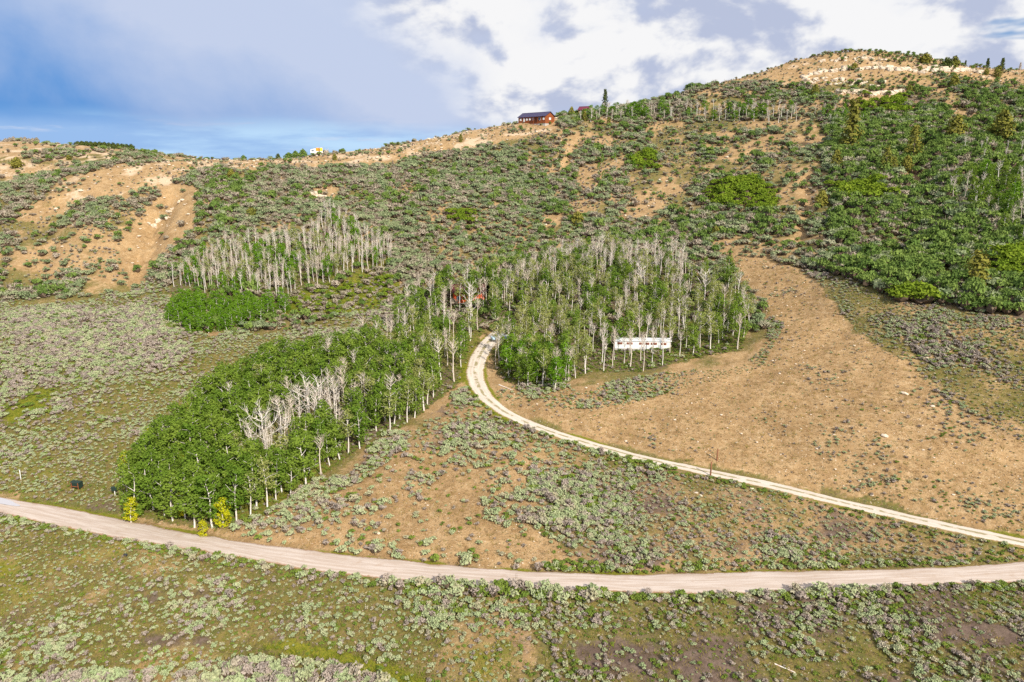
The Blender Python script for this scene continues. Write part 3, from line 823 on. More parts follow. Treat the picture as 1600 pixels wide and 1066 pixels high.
def make_stuff(name, label, cat, protos, P, scl, idx, rotz=None, tilt=None):
    """one object whose geometry nodes set a copy of a plant mesh on each of its points"""
    n = len(P)
    if n == 0: return
    me = bpy.data.meshes.new(name)
    me.vertices.add(n)
    me.vertices.foreach_set('co', np.stack([P.x, P.y, P.z - .02], 1).ravel())
    for nm, typ, key, arr in (('scl', 'FLOAT_VECTOR', 'vector', scl), ('rot', 'FLOAT_VECTOR', 'vector', None), ('idx', 'INT', 'value', idx)):
        at = me.attributes.new(nm, typ, 'POINT')
        if nm == 'rot':
            arr = np.zeros((n, 3)); arr[:, 2] = RNG.uniform(0, 6.28, n) if rotz is None else rotz
            arr[:, :2] = RNG.normal(size=(n, 2)) * (.09 if tilt is None else tilt)
        at.data.foreach_set(key, np.asarray(arr, np.int32 if typ == 'INT' else np.float32).ravel())
    ng = bpy.data.node_groups.new(name + '_scatter', 'GeometryNodeTree')
    ng.interface.new_socket('Geometry', in_out='INPUT', socket_type='NodeSocketGeometry')
    ng.interface.new_socket('Geometry', in_out='OUTPUT', socket_type='NodeSocketGeometry')
    nd = ng.nodes; lk = ng.links
    gi = nd.new('NodeGroupInput'); go = nd.new('NodeGroupOutput'); jn = nd.new('GeometryNodeJoinGeometry')
    def named(nm, t):
        a = nd.new('GeometryNodeInputNamedAttribute'); a.data_type = t; a.inputs[0].default_value = nm
        return a.outputs[0]
    s = named('scl', 'FLOAT_VECTOR'); r = named('rot', 'FLOAT_VECTOR'); ix = named('idx', 'INT')
    e2r = nd.new('FunctionNodeEulerToRotation'); lk.new(r, e2r.inputs[0])
    for i, group in enumerate(protos):
        cmp = nd.new('FunctionNodeCompare'); cmp.data_type = 'INT'; cmp.operation = 'EQUAL'
        lk.new(ix, cmp.inputs[2]); cmp.inputs[3].default_value = i
        for ob in (group if isinstance(group, (list, tuple)) else [group]):
            oi = nd.new('GeometryNodeObjectInfo'); oi.transform_space = 'ORIGINAL'
            oi.inputs['Object'].default_value = ob; oi.inputs['As Instance'].default_value = True
            ip = nd.new('GeometryNodeInstanceOnPoints')
            lk.new(gi.outputs[0], ip.inputs['Points']); lk.new(cmp.outputs[0], ip.inputs['Selection'])
            lk.new(oi.outputs['Geometry'], ip.inputs['Instance'])
            lk.new(e2r.outputs[0], ip.inputs['Rotation']); lk.new(s, ip.inputs['Scale'])
            lk.new(ip.outputs[0], jn.inputs[0])
    lk.new(jn.outputs[0], go.inputs[0])
    o = link(name, me)
    md = o.modifiers.new('scatter', 'NODES'); md.node_group = ng
    return tag(o, label, cat, kind='stuff')

def slant(P): return np.sqrt(P.x ** 2 + P.y ** 2 + (CAM_H - P.z) ** 2)
def in_view(P): return (P.px > 2) & (P.px < 1598) & (P.py > 60) & (P.py < 1062)
PLACES = [('below', lambda P: P.px < 800, 'in the grassy flat below the gravel road'), ('below', lambda P: P.px >= 800, 'on the brown ground below the straight stretch of gravel road'),
          ('meadow', None, 'in the meadow left of the dense grove'), ('mid', None, 'between the gravel road and the pale driveway'),
          ('east', None, 'above the driveway past the gate posts'), ('tan_r', None, 'on the bare tan slope above the driveway'), ('rslope', None, 'on the sage slope under the wooded hillside'),
          ('grove', None, 'on the floor of the aspen groves'), ('gully', None, 'beside the eroded gully'), ('crest', None, 'on the tan crest of the ridge')]
def place_of(P, default='on the hillside'):
    out = np.array([default] * len(P), dtype=object)
    dl = default
    for nm, f, ph in PLACES[::-1]:
        m = zone(nm, P.px, P.py)
        if f is not None: m &= f(P)
        out[m] = ph
    h = out == dl
    out[h & (P.px < 330)] = 'on the eroded slope left of the bare aspens'
    out[h & (P.px >= 330) & (P.px < 880)] = 'on the brushy slope below the cabin ridge'
    out[h & (P.px >= 880) & (P.px < 1280)] = 'on the stony slope right of the cabin'
    out[h & (P.px >= 1280)] = 'on the wooded slope below the rocky summit'
    return out
def plant_field(kind, what, cat, protos_mesh, P, size, hgt, stuff_name, stuff_label, limit=300):
    """the plants that show largest become objects of their own, the rest one stuff object"""
    n = len(P); nv = len(protos_mesh)
    s = size
    scl = np.stack([s * RNG.uniform(.85, 1.2, n), s * RNG.uniform(.85, 1.2, n), s * hgt * RNG.uniform(.8, 1.25, n)], 1)
    idx = RNG.integers(0, nv, n)
    score = np.where(in_view(P), s / slant(P), 0)
    order = np.argsort(-score); sel = order[:limit]
    idx[sel[:nv]] = np.arange(nv)                              # so that each mesh has an object that owns it
    rotz = RNG.uniform(0, 6.28, n)
    pl = place_of(P); q_lo, q_hi = np.quantile(s[sel], (.33, .67))
    protos = [None] * nv
    for i in sel:
        o = link(kind, protos_mesh[idx[i]], loc=(P.x[i], P.y[i], P.z[i] - .03))
        o.scale = scl[i]; o.rotation_euler = (0, 0, rotz[i])
        sw = 'large ' if s[i] > q_hi else ('small ' if s[i] < q_lo else '')
        tag(o, '%s%s %s' % (sw, what, pl[i]), cat, '%s%s plants %s' % (sw, cat, pl[i]) if cat != 'stone' else '%sstones %s' % (sw, pl[i]))
        if protos[idx[i]] is None: protos[idx[i]] = o
    m = np.ones(n, bool); m[sel] = False
    if m.any(): make_stuff(stuff_name, stuff_label, cat, protos, P.sub(m), scl[m], idx[m], rotz[m])
    print(kind, n)

# ---------------------------------------------------------------- low plants of the valley floor
near = Pts(52, 262, .62)
def near_field():
    P = near
    x, y, px, py = P.x, P.y, P.px, P.py
    w = fbm(x, y, 9, 3, 61); w2 = fbm(x, y, 26, 2, 63); str_ = fbm(x * .35, y * 1.5, 9, 3, 67)
    wx = px + 12 * w; wy = py + 7 * w
    below = zone('below', wx, wy); mead = zone('meadow', wx, wy); mid = zone('mid', wx, wy); rs = zone('rslope', wx, wy); east = zone('east', wx, wy)
    tr = zone('tan_r', wx, wy); tl = zone('tan_l', wx, wy); grove = zone('grove', px, py); mud = zone('mud', wx, wy); lush = zone('lush', wx, wy)
    right = sstep(650, 1000, px)
    sage = np.zeros(len(P)); dry = np.zeros(len(P)); grn = np.zeros(len(P)); tuft = np.zeros(len(P))
    def put(m, s, dd, g, t):
        sage[m] = (s if np.isscalar(s) else s[m]); dry[m] = (dd if np.isscalar(dd) else dd[m]); grn[m] = (g if np.isscalar(g) else g[m]); tuft[m] = (t if np.isscalar(t) else t[m])
    clump = sstep(-.35, .45, w + .5 * w2); cl2 = sstep(-.1, .5, w + .35 * w2)
    put(below, (.32 + .24 * clump) * (1 - .25 * right), (.08 + .09 * clump) * (1 + .7 * right), (.12 + .08 * clump) + .22 * right * (.7 + .5 * clump), .6)
    lowr = below & (px > 800) & (py > 985)
    put(lowr, .10 + .24 * cl2, .08 + .15 * cl2, .16 + .14 * cl2, .5)
    put(mead, .18 + .32 * sstep(-.5, .3, str_), .09 + .17 * sstep(-.3, .5, w2), .09, .5)
    put(mid, .22 + .28 * clump + .08 * right, .07 + .12 * clump + .05 * right, .08 + .12 * clump, .5)
    put(rs, .18 + .34 * sstep(-.4, .4, str_), .12 + .22 * clump, .08 + .06 * clump, .4)
    put(east, .16 + .36 * cl2, .07 + .14 * cl2, .08, .45)
    put(tl, .04 + .26 * sstep(.05, .5, w), .03 + .07 * sstep(.1, .5, w), .025, .55)
    put(tr, .022 + .22 * sstep(.3, .65, w + .3 * w2), .035 + .08 * sstep(.25, .6, w), .02, .55)
    put(grove, .05, .06, .40, .5)
    put(mud, .16, .09, .02, .2)
    put(lush & ~grove, .07, .03, .12, .9)
    fringe = tr & (inpoly(px, py, [(790, 600), (1000, 582), (1170, 550), (1200, 490), (1225, 510), (1190, 575), (1080, 605), (1010, 625), (930, 640), (860, 640)]))
    put(fringe, .24 + .30 * clump, .08 + .12 * clump, .14 + .12 * clump, .45)
    bigbank = inpoly(px, py, [(-50, 1060), (240, 1055), (330, 1038), (430, 1030), (500, 1042), (560, 1052), (620, 1075), (600, 1120), (-50, 1120)])
    put(bigbank, .55, .30, .02, .1)
    edge = (P.r > .3) & (P.r < 2.2) & (below | mid)
    put(edge & below, .30, .16, .34, .5); put(edge & mid & (px > 850), .26, .08, .42, .5)
    drv = (P.r > 0) & (P.r < 1.4) & ~edge
    put(drv, .015, .01, .05, .7)
    off = (P.r < .35)
    hillish = ~(below | mead | mid | rs | east | tr | tl | grove | lush | fringe)
    for a in (sage, dry, grn, tuft): a[off | hillish] = 0
    u = RNG.random(len(P))
    ms = u < sage; md = (u >= sage) & (u < sage + dry); mg = (u >= sage + dry) & (u < sage + dry + grn)
    size = (.32 + .62 * RNG.random(len(P)) ** 1.4) * (1 + .35 * w2) * (.85 + .4 * clump)
    size = np.where(bigbank, size * 1.7, size); size = np.where(edge, size * 1.35 + .2, size)
    size = np.where(mead, size * 1.35 + .12, size); size = np.where(mid & ~edge, size * 1.15 + .06, size); size = np.where(tr & ~fringe, size * .72, size); size = np.where(rs, size * 1.15, size); size = np.where(below & (px > 700) & ~edge, size * .80, size)
    size = np.clip(size, .3, 2.2)
    # low pale sage strewn over the open parts of the hill
    Hs = Pts(170, 480, 1.25, 500)
    hw = fbm(Hs.x, Hs.y, 14, 3, 81); lowz = np.zeros(len(Hs), bool)
    for nm in ('below', 'meadow', 'mid', 'rslope', 'east', 'tan_r', 'tan_l', 'grove', 'gully'): lowz |= zone(nm, Hs.px, Hs.py)
    hd = .10 + .30 * sstep(-.2, .5, hw); hd = np.where((Hs.px > 830) & (Hs.px < 1100) & (Hs.py > 195), hd * 1.8, hd)
    hd = np.where(zone('crest', Hs.px, Hs.py) | zone('scar', Hs.px, Hs.py), .07 + .1 * sstep(.1, .5, hw), hd)
    hk = (RNG.random(len(Hs)) < np.where((Hs.y > 420) & (Hs.px < 420), hd * .35, hd)) & ~lowz & ~((Hs.y > 455) & (Hs.px > 420))
    Hs = Hs.sub(hk); hd = RNG.random(len(Hs)) < .45; hsz = RNG.uniform(.5, 1.25, len(Hs))
    def cat2(A, B):
        q = object.__new__(Pts)
        for k in ('x', 'y', 'z', 'r', 'px', 'py'): setattr(q, k, np.concatenate([getattr(A, k), getattr(B, k)]))
        return q
    sage_m = [bush_mesh('sagebrush', 100 + i, M_SAGE, M_STEM, 8 + i % 3, 13, .15, 1.5, .72) for i in range(5)]
    dry_m = [bush_mesh('dry_sagebrush', 120 + i, M_DRYS, M_STEM, 8, 11, .13, 1.9, .75, .4, 8) for i in range(4)]
    grn_m = [bush_mesh('green_shrub', 140 + i, M_GREEN, M_STEM, 8, 13, .16, 1.4, .66, .5) for i in range(4)]
    plant_field('sagebrush', 'pale grey-green sagebrush mound', 'sagebrush', sage_m, cat2(P.sub(ms), Hs.sub(hd)), np.concatenate([size[ms], hsz[hd]]), 1.15, 'sagebrush_scrub', 'countless pale grey-green sagebrush covering the valley floor')
    plant_field('dry_sagebrush', 'twiggy pinkish-grey dry sagebrush', 'dry shrub', dry_m, cat2(P.sub(md), Hs.sub(~hd)), np.concatenate([size[md] * 1.05, hsz[~hd]]), 1.15, 'dry_scrub', 'countless twiggy pinkish-grey dry shrubs among the sage')
    plant_field('green_shrub', 'fresh green shrub', 'green shrub', grn_m, P.sub(mg), size[mg] * .95, .95, 'green_scrub', 'countless low fresh green shrubs among the sage')
    # grass: three colours, each one stuff object whose first tufts are copies of a real tuft
    v = RNG.random(len(P))
    mt = (v < tuft) & (RNG.random(len(P)) < .95)
    gz = np.where(lush | drv | grove, 2, np.where(tr | tl | mid | east, 1, 0))
    gz = np.where((gz == 0) & (RNG.random(len(P)) < .35), 2, gz)
    gz = np.where((gz == 1) & (RNG.random(len(P)) < .22), 0, gz)
    for k, (nm, mat, lab, hh) in enumerate((('straw_grass', M_DGRASS, 'straw-coloured grass growing between the sagebrush', .34), ('tan_grass', M_TGRASS, 'short tan bunch grass on the bare slopes', .24), ('green_grass', M_GGRASS, 'yellow-green grass along the roads and in the damp swale', .36))):
        m = mt & (gz == k)
        Q = P.sub(m)
        ms_ = [grass_mesh(nm, 300 + 10 * k + i, mat, 12, hh, .34) for i in range(3)]
        first = []
        for i, me in enumerate(ms_):
            o = link(nm + '_tuft', me, loc=(Q.x[i], Q.y[i], Q.z[i] - .02)); tag(o, lab.replace('grass', 'grass tuft', 1), 'grass', kind='stuff'); first.append(o)
        rest = np.ones(len(Q), bool); rest[:3] = False
        Q = Q.sub(rest); n = len(Q); s = RNG.uniform(.7, 1.5, n)
        make_stuff(nm, lab, 'grass', first, Q, np.stack([s, s, s * RNG.uniform(.7, 1.2, n)], 1), RNG.integers(0, 3, n))
        print(nm, n)
near_field()

# ---------------------------------------------------------------- brush on the hills
def hill_field():
    P = Pts(150, 620, 1.5, 520)
    x, y, px, py = P.x, P.y, P.px, P.py
    w = fbm(x, y, 16, 3, 71); w2 = fbm(x, y, 45, 2, 73)
    wx = px + 10 * w; wy = py + 6 * w
    low = np.zeros(len(P), bool)
    for nm in ('below', 'meadow', 'mid', 'rslope', 'east', 'tan_r', 'tan_l'): low |= zone(nm, wx, wy)
    crest = zone('crest', wx, wy); scar = zone('scar', wx, wy); gully = zone('gully', px, py); grove = zone('grove', px, py)
    farl = y > 420
    farl &= px < 420
    cl = sstep(-.55, .25, w + .4 * w2)
    den = .34 + .56 * cl
    cen = (px > 330) & (px < 900) & (py > 255); den = np.where(cen, .66 + .3 * cl, den)
    rt = (px > 1290) & (py > 175); den = np.where(rt, .44 + .45 * cl, den)
    lf = (px <= 330) & (py > 280); den = np.where(lf, .16 + .70 * sstep(-.45, .12, w + .3 * w2), den)
    mdl = (px >= 900) & (px <= 1290) & (py > 190) & (py < 345); den = np.where(mdl, .10 + .56 * sstep(-.15, .4, w), den)
    top = (px > 1000) & (py < 175); den = np.where(top, .20 + .5 * sstep(-.2, .4, w), den)
    den = np.where(farl, .02 + .50 * sstep(.0, .45, w + .3 * w2), den)
    den = np.where(crest, .04 + .3 * sstep(.2, .6, w), den); den = np.where(scar, .10 + .22 * sstep(.0, .5, w), den); den = np.where(farl & scar, .02, den); den = np.where(gully, .02, den); den = np.where(grove, .18, den)
    yg = inpoly(px, py, [(440, 470), (610, 425), (640, 465), (560, 492), (450, 500)]); den = np.where(yg, .55, den)
    den = np.where(low & ~yg, 0, den)
    den = np.where((y > 470) & (px > 420), 0, den)
    keep = RNG.random(len(P)) < den
    P = P.sub(keep); w = w[keep]; w2 = w2[keep]; yg = yg[keep]; px, py = P.px, P.py; crest = crest[keep]; grove = grove[keep]
    bright = np.zeros(len(P), bool)
    for poly in ([(1092, 305), (1110, 292), (1150, 280), (1200, 292), (1222, 320), (1205, 335), (1120, 325)], [(695, 330), (740, 332), (740, 352), (700, 348)], [(1330, 150), (1420, 152), (1415, 180), (1335, 178)],
                 [(1290, 290), (1370, 288), (1395, 312), (1330, 320)], [(1385, 462), (1450, 462), (1458, 498), (1395, 495)], [(985, 245), (1020, 240), (1030, 268), (990, 268)], [(1560, 400), (1600, 395), (1600, 440), (1540, 430)]):
        bright |= inpoly(px, py, poly)
    u = RNG.random(len(P))
    fb = np.where(px > 1290, .09, np.where(px > 880, .26, .33)) + .22 * np.clip(w2, -.5, .7)
    fg = np.where(px > 1290, .52, np.where(px > 880, .20, .13)) + .25 * np.clip(fbm(P.x, P.y, 20, 2, 79), -.4, .6)
    fg = np.where(grove, .8, fg)
    kind = np.where(u < fb, 1, np.where(u < fb + fg, 2, 0)); kind = np.where(bright | (yg & (u > .55)), 3, kind)
    size = (1.1 + 2.9 * RNG.random(len(P)) ** 1.4) * (1 + .25 * w)
    size = np.where((px > 1290) & (py > 160), size * 1.2, size); size = np.where(crest | (py < 130), size * .62, size); size = np.where(bright, size * 1.35, size)
    size = np.where(P.y > 470, size * 1.1, size); size = np.where(yg, size * .8, size)
    A = [bush_mesh('hill_shrub', 200 + i, M_HILL, M_STEM, 11, 17, .10, 2.2, .76, .30, 5) for i in range(5)]
    B = [bush_mesh('brown_shrub', 220 + i, M_HBRN, M_STEM, 9, 12, .10, 2.4, .74, .3, 14) for i in range(4)]
    C = [bush_mesh('leafy_shrub', 240 + i, M_HGRN, M_STEM, 12, 20, .105, 1.6, .80, .40) for i in range(4)]
    E = [bush_mesh('lime_shrub', 260 + i, M_LIME, M_STEM, 12, 20, .10, 1.5, .74, .45) for i in range(3)]
    for k, (nm, what, cat, ms, hg, sn, sl) in enumerate((
            ('hill_shrub', 'grey-green brush mound', 'brush', A, 1.0, 'hillside_brush', 'grey-green brush covering the hillsides'),
            ('brown_shrub', 'leafless purplish-brown shrub', 'brown shrub', B, 1.0, 'brown_brush', 'leafless purplish-brown brush mixed over the hillsides'),
            ('leafy_shrub', 'deep green leafy shrub', 'leafy shrub', C, 1.3, 'leafy_brush', 'deep green leafy brush on the hillsides'),
            ('lime_shrub', 'bright yellow-green shrub', 'yellow-green shrub', E, .95, 'lime_brush', 'bright yellow-green brush in patches'))):
        m = kind == k
        plant_field(nm, what, cat, ms, P.sub(m), size[m], hg, sn, sl)
hill_field()

# ---------------------------------------------------------------- trees
def poisson(poly_px, r, seed, y0=95, y1=300):
    """tree feet spaced at least r apart inside a pixel outline on the ground"""
    rng = np.random.default_rng(seed)
    poly = np.array(poly_px, float)
    W_ = np.array([ground_at(a, b)[:2] for a, b in poly_px])
    lo, hi = W_.min(0), W_.max(0)
    n = int((hi - lo).prod() / (r * r) * 3.2) + 20
    c = rng.uniform(lo, hi, (n, 2))
    z, rr = height(c[:, 0], c[:, 1])
    px, py = project(c[:, 0], c[:, 1], z)
    ok = inpoly(px, py, poly_px) & (rr > 1.2)
    c = c[ok]; z = z[ok]; px = px[ok]; py = py[ok]
    keep = []; grid = {}
    for i, p in enumerate(c):
        k = (int(p[0] // r), int(p[1] // r))
        if all(np.hypot(*(c[j] - p)) >= r for a in (-1, 0, 1) for b in (-1, 0, 1) for j in grid.get((k[0] + a, k[1] + b), ())):
            keep.append(i); grid.setdefault(k, []).append(i)
    k = np.array(keep, int)
    return c[k, 0], c[k, 1], z[k], px[k], py[k]
ASPEN = {}
for st, mat, k, sd in (('full', M_ASP, 6, 400), ('thin', M_ASPT, 6, 420), ('sapling', M_ASPB, 5, 440), ('bare', None, 7, 460), ('yellow', M_YEL, 2, 480), ('bright', M_ASPB, 4, 490), ('skirt', M_ASP, 4, 495)):
    ASPEN[st] = [aspen_meshes(sd + i, mat, {'yellow': 'sapling', 'bright': 'full', 'skirt': 'sapling'}.get(st, st)) for i in range(k)]
TREES = []        # (style, x, y, z, scale, width, label, group)
def grove(poly, r, seed, mix, hs, label, group, wid=1.0):
    X, Y, Z, PX, PY = poisson(poly, r, seed)
    rng = np.random.default_rng(seed + 1)
    for i in range(len(X)):
        st = mix(PX[i], PY[i], rng)
        if st is None: continue
        TREES.append((st, X[i], Y[i], Z[i], hs * rng.uniform(.78, 1.15), wid * rng.uniform(.85, 1.2), label, group))
KIND_WORDS = {'skirt': 'low-branched leafy aspen','full': 'leafy green aspen', 'thin': 'thin-crowned white-trunked aspen', 'sapling': 'bushy bright green young aspen', 'bare': 'leafless pale aspen', 'yellow': 'aspen with yellow leaves', 'bright': 'bright green aspen'}
def mix_front(px, py, rng):
    # open, pale-stemmed pockets inside the otherwise closed canopy
    hole = inpoly(np.array([px]), np.array([py]), [(365, 735), (400, 690), (500, 640), (560, 600), (545, 660), (470, 720), (400, 760)])[0]
    u = rng.random()
    if hole: return 'bare' if u < .62 else ('thin' if u < .72 else 'full')
    east = px > 500
    if east: return 'full' if u < .62 else ('thin' if u < .84 else 'bare')
    if px < 330 and u < .5: return 'skirt'
    return 'full' if u < .955 else ('bare' if u < .985 else 'thin')
grove(POLY['grove'][0][:1] + [(205, 762), (240, 712), (300, 662), (370, 612), (460, 572), (560, 560), (620, 560), (680, 585), (690, 622), (640, 662), (560, 703), (500, 747), (440, 787), (390, 817), (330, 832), (260, 815)], 2.25, 11, mix_front, .95, 'in the dense grove beside the gravel road', 'aspens of the roadside grove', 1.2)
grove([(560, 562), (610, 535), (640, 480), (700, 455), (770, 448), (795, 468), (770, 505), (745, 535), (728, 590), (690, 620), (675, 585), (620, 560)], 2.9, 12,
      lambda px, py, rng: (lambda u: ('bare' if u < .5 else 'thin' if u < .72 else 'full' if u < .8 else None) if (692 < px < 772 and 472 < py < 530) else ('full' if u < .55 else ('thin' if u < .72 else 'bare')) if py > 545 else ('bare' if u < .45 else ('thin' if u < .62 else 'full')))(rng.random()), 1.12, 'left of the driveway where it enters the trees', 'aspens left of the driveway')
def mix_right(px, py, rng):
    u = rng.random()
    if py < 445: return None if u < .6 else ('bare' if u < .8 else 'full')
    if inpoly(np.array([px]), np.array([py]), [(935, 548), (1050, 545), (1060, 590), (930, 592)])[0]: return ('bare' if u < .9 else None)
    if px > 1060 and py > 490: return 'bare' if u < .42 else ('thin' if u < .80 else 'full')
    return 'bare' if u < .24 else ('thin' if u < .76 else 'full')
grove(POLY['grove'][1], 2.95, 13, mix_right, .98, 'in the mixed grove right of the driveway', 'aspens of the grove right of the driveway')
grove([(775, 560), (800, 600), (865, 612), (905, 592), (860, 565)], 2.4, 23, lambda px, py, rng: 'bright' if rng.random() < .6 else 'full', .85, 'at the front edge of the right grove', 'bright aspens at the edge of the right grove', 1.05)
grove([(270, 448), (330, 462), (440, 472), (480, 450), (612, 418), (612, 398), (560, 368), (515, 338), (480, 385), (400, 385), (330, 398)], 2.0, 14, lambda px, py, rng: (lambda u: 'bare' if u < .80 else ('thin' if u < .9 else 'bright'))(rng.random()), .88, 'in the grey stand under the eroded slope', 'bare aspens of the grey stand')
grove([(800, 455), (830, 432), (870, 418), (960, 405), (1045, 415), (1075, 432), (1060, 455), (960, 440), (870, 450), (820, 470)], 2.3, 31, lambda px, py, rng: 'bare' if rng.random() < .85 else 'thin', 1.08, 'in the tall pale row along the top of the right grove', 'bare aspens along the top of the right grove')
grove([(258, 505), (300, 523), (370, 517), (442, 497), (450, 478), (350, 478), (290, 470)], 2.2, 15, lambda px, py, rng: 'sapling', .56, 'in the low clump before the grey stand', 'young aspens before the grey stand', 1.35)
grove([(900, 192), (1000, 190), (1100, 190), (1180, 190), (1250, 200), (1240, 176), (1130, 172), (1000, 172), (930, 180)], 3.1, 16, lambda px, py, rng: (lambda u: 'bare' if u < .6 else ('bright' if u < .85 else None))(rng.random()), .74, 'in the high stand right of the cabin', 'small aspens of the high stand', 1.7)
grove([(1470, 300), (1520, 285), (1600, 285), (1660, 290), (1660, 400), (1600, 390), (1540, 350)], 3.4, 17, lambda px, py, rng: (lambda u: 'bare' if u < .45 else ('bright' if u < .55 else 'full'))(rng.random()), .9, 'in the stand on the wooded slope below the summit', 'aspens on the wooded slope', 1.25)
grove([(1270, 180), (1340, 178), (1350, 195), (1290, 198)], 3.4, 18, lambda px, py, rng: (lambda u: 'bare' if u < .5 else 'bright')(rng.random()), .6, 'under the pale cliff band', 'small aspens under the cliff')
grove([(930, 255), (1000, 250), (1010, 280), (940, 285)], 6.0, 19, lambda px, py, rng: (lambda u: 'bare' if u < .2 else 'bright')(rng.random()), .5, 'on the stony slope below the high stand', 'small aspens on the stony slope')
grove([(1500, 240), (1540, 230), (1600, 240), (1600, 270), (1520, 270)], 6, 29, lambda px, py, rng: 'bare', .7, 'above the stand on the wooded slope', 'bare aspens above the wooded stand')
for (px, py, s) in ((205, 735, .55), (212, 770, .55), (205, 812, .5), (248, 700, .6), (285, 735, .5), (348, 818, .6), (318, 832, .35), (290, 802, .5), (330, 765, .5)):
    x, y, z = ground_at(px, py + 6)
    TREES.append(('yellow', x, y, z, s, 1.3, 'at the rim of the dense roadside grove', 'yellow-leaved aspens of the roadside grove'))
def build_trees():
    T = TREES
    isbare = np.array([t[0] == 'bare' for t in T])
    X = np.array([t[1:5] for t in T], float)
    px, py = project(X[:, 0], X[:, 1], X[:, 2])
    vis = (px > 0) & (px < 1600)
    score = np.where(vis, X[:, 3] / np.sqrt(X[:, 0] ** 2 + X[:, 1] ** 2 + (X[:, 2] - CAM_H) ** 2), 0)
    score += np.array([10.0 if t[0] == 'yellow' else 0 for t in T])
    rest = {}
    protos = {}
    q_lo = {b: np.quantile(X[isbare == b, 3], .3) for b in (False, True)}; q_hi = {b: np.quantile(X[isbare == b, 3], .72) for b in (False, True)}
    for bare in (False, True):
        idx = np.where(isbare == bare)[0]
        idx = idx[np.argsort(-score[idx])]
        for c, i in enumerate(idx):
            st, x, y, z, s, w, lab, grp = T[i]
            v = int(abs(x * 13.7 + y * 7.1)) % len(ASPEN[st])
            if c >= 300 and (st, v) in protos:
                rest.setdefault(bare, []).append((i, st, v)); continue
            o = empty('bare_aspen' if bare else 'aspen_tree', (x, y, z), (x * 3.1 + y) % 6.28)
            o.scale = (s * w, s * w, s)
            hw = 'tall ' if s > q_hi[bare] else ('short ' if s < q_lo[bare] else '')
            tag(o, hw + KIND_WORDS[st] + ' ' + lab, 'aspen', hw + KIND_WORDS[st] + ': ' + grp)
            tr, cr = ASPEN[st][v]
            a = link('trunk', tr, o); b = link('branches' if bare else 'crown', cr, o)
            protos.setdefault((st, v), (a, b))
    for bare, lst in rest.items():
        keys = sorted({(st, v) for _, st, v in lst})
        Q = object.__new__(Pts)
        ii = np.array([i for i, _, _ in lst])
        Q.x, Q.y, Q.z = X[ii, 0], X[ii, 1], X[ii, 2] + .02; Q.r = Q.x * 0; Q.px, Q.py = px[ii], py[ii]
        scl = np.array([(T[i][4] * T[i][5], T[i][4] * T[i][5], T[i][4]) for i in ii])
        make_stuff('bare_aspen_wood' if bare else 'aspen_wood', 'further leafless aspens standing in the groves' if bare else 'further leafy aspens standing in the groves', 'aspens',
                   [protos[k] for k in keys], Q, scl, np.array([keys.index((st, v)) for _, st, v in lst]), None, .03)
    print('trees', len(T), 'bare', int(isbare.sum()))
build_trees()

def dead_tree(px, py, H, seed, spread, label):
    x, y, z = ground_at(px, py)
    rng = np.random.default_rng(seed)
    root = tag(empty('dead_tree', (x, y, z)), label, 'dead tree')
    t = MB(); zz = np.linspace(-.5, H * .95, 8)
    path = np.stack([.15 * np.sin(zz * .6), .1 * np.cos(zz * .8), zz], 1)
    t.tube(path, np.linspace(.23, .05, 8), 0, 7)
    link('trunk', t.mesh('trunk', [M_DEAD], True), root)
    for i in range(15):
        m = MB()
        f = .26 + .66 * i / 14; p0 = path[0] * 0 + np.array([np.interp(H * f, zz, path[:, 0]), np.interp(H * f, zz, path[:, 1]), H * f])
        a = i * 2.4 + (math.pi if i % 2 else 0) * .2
        ln = spread * (1.25 - .8 * (f - .3)) * rng.uniform(.8, 1.1)
        P = limb_path(p0, (math.cos(a), math.sin(a) * .8, .35), ln, rng, .3, 6, .9)
        m.tube(P, np.linspace(.065, .014, len(P)), 0, 5, False)
        for j in range(6):
            q = P[rng.integers(2, len(P))]
            R = limb_path(q, rng.normal(size=3) * .5 + np.array([math.cos(a) * .4, math.sin(a) * .4, .7]), ln * rng.uniform(.25, .5), rng, .3, 4, .5)
            m.tube(R, np.linspace(.045, .01, len(R)), 0, 4, False)
        link('limb', m.mesh('limb', [M_DEAD], True), root)
dead_tree(416, 722, 10.5, 5, 5.6, 'big bleached dead tree with wide spreading limbs in the roadside grove')
dead_tree(484, 665, 9.5, 6, 4.4, 'bleached dead tree with upswept limbs behind the biggest dead tree')
dead_tree(502, 668, 10.5, 7, 3.4, 'tall narrow dead tree beside the upswept dead tree')
dead_tree(1100, 470, 9.5, 8, 3.4, 'bleached forked dead tree near the upper right edge of the grove')
dead_tree(735, 500, 11.5, 9, 2.8, 'white crooked dead tree before the red shed')
dead_tree(1000, 465, 10, 10, 3.6, 'pale spreading dead tree in the middle of the right grove')

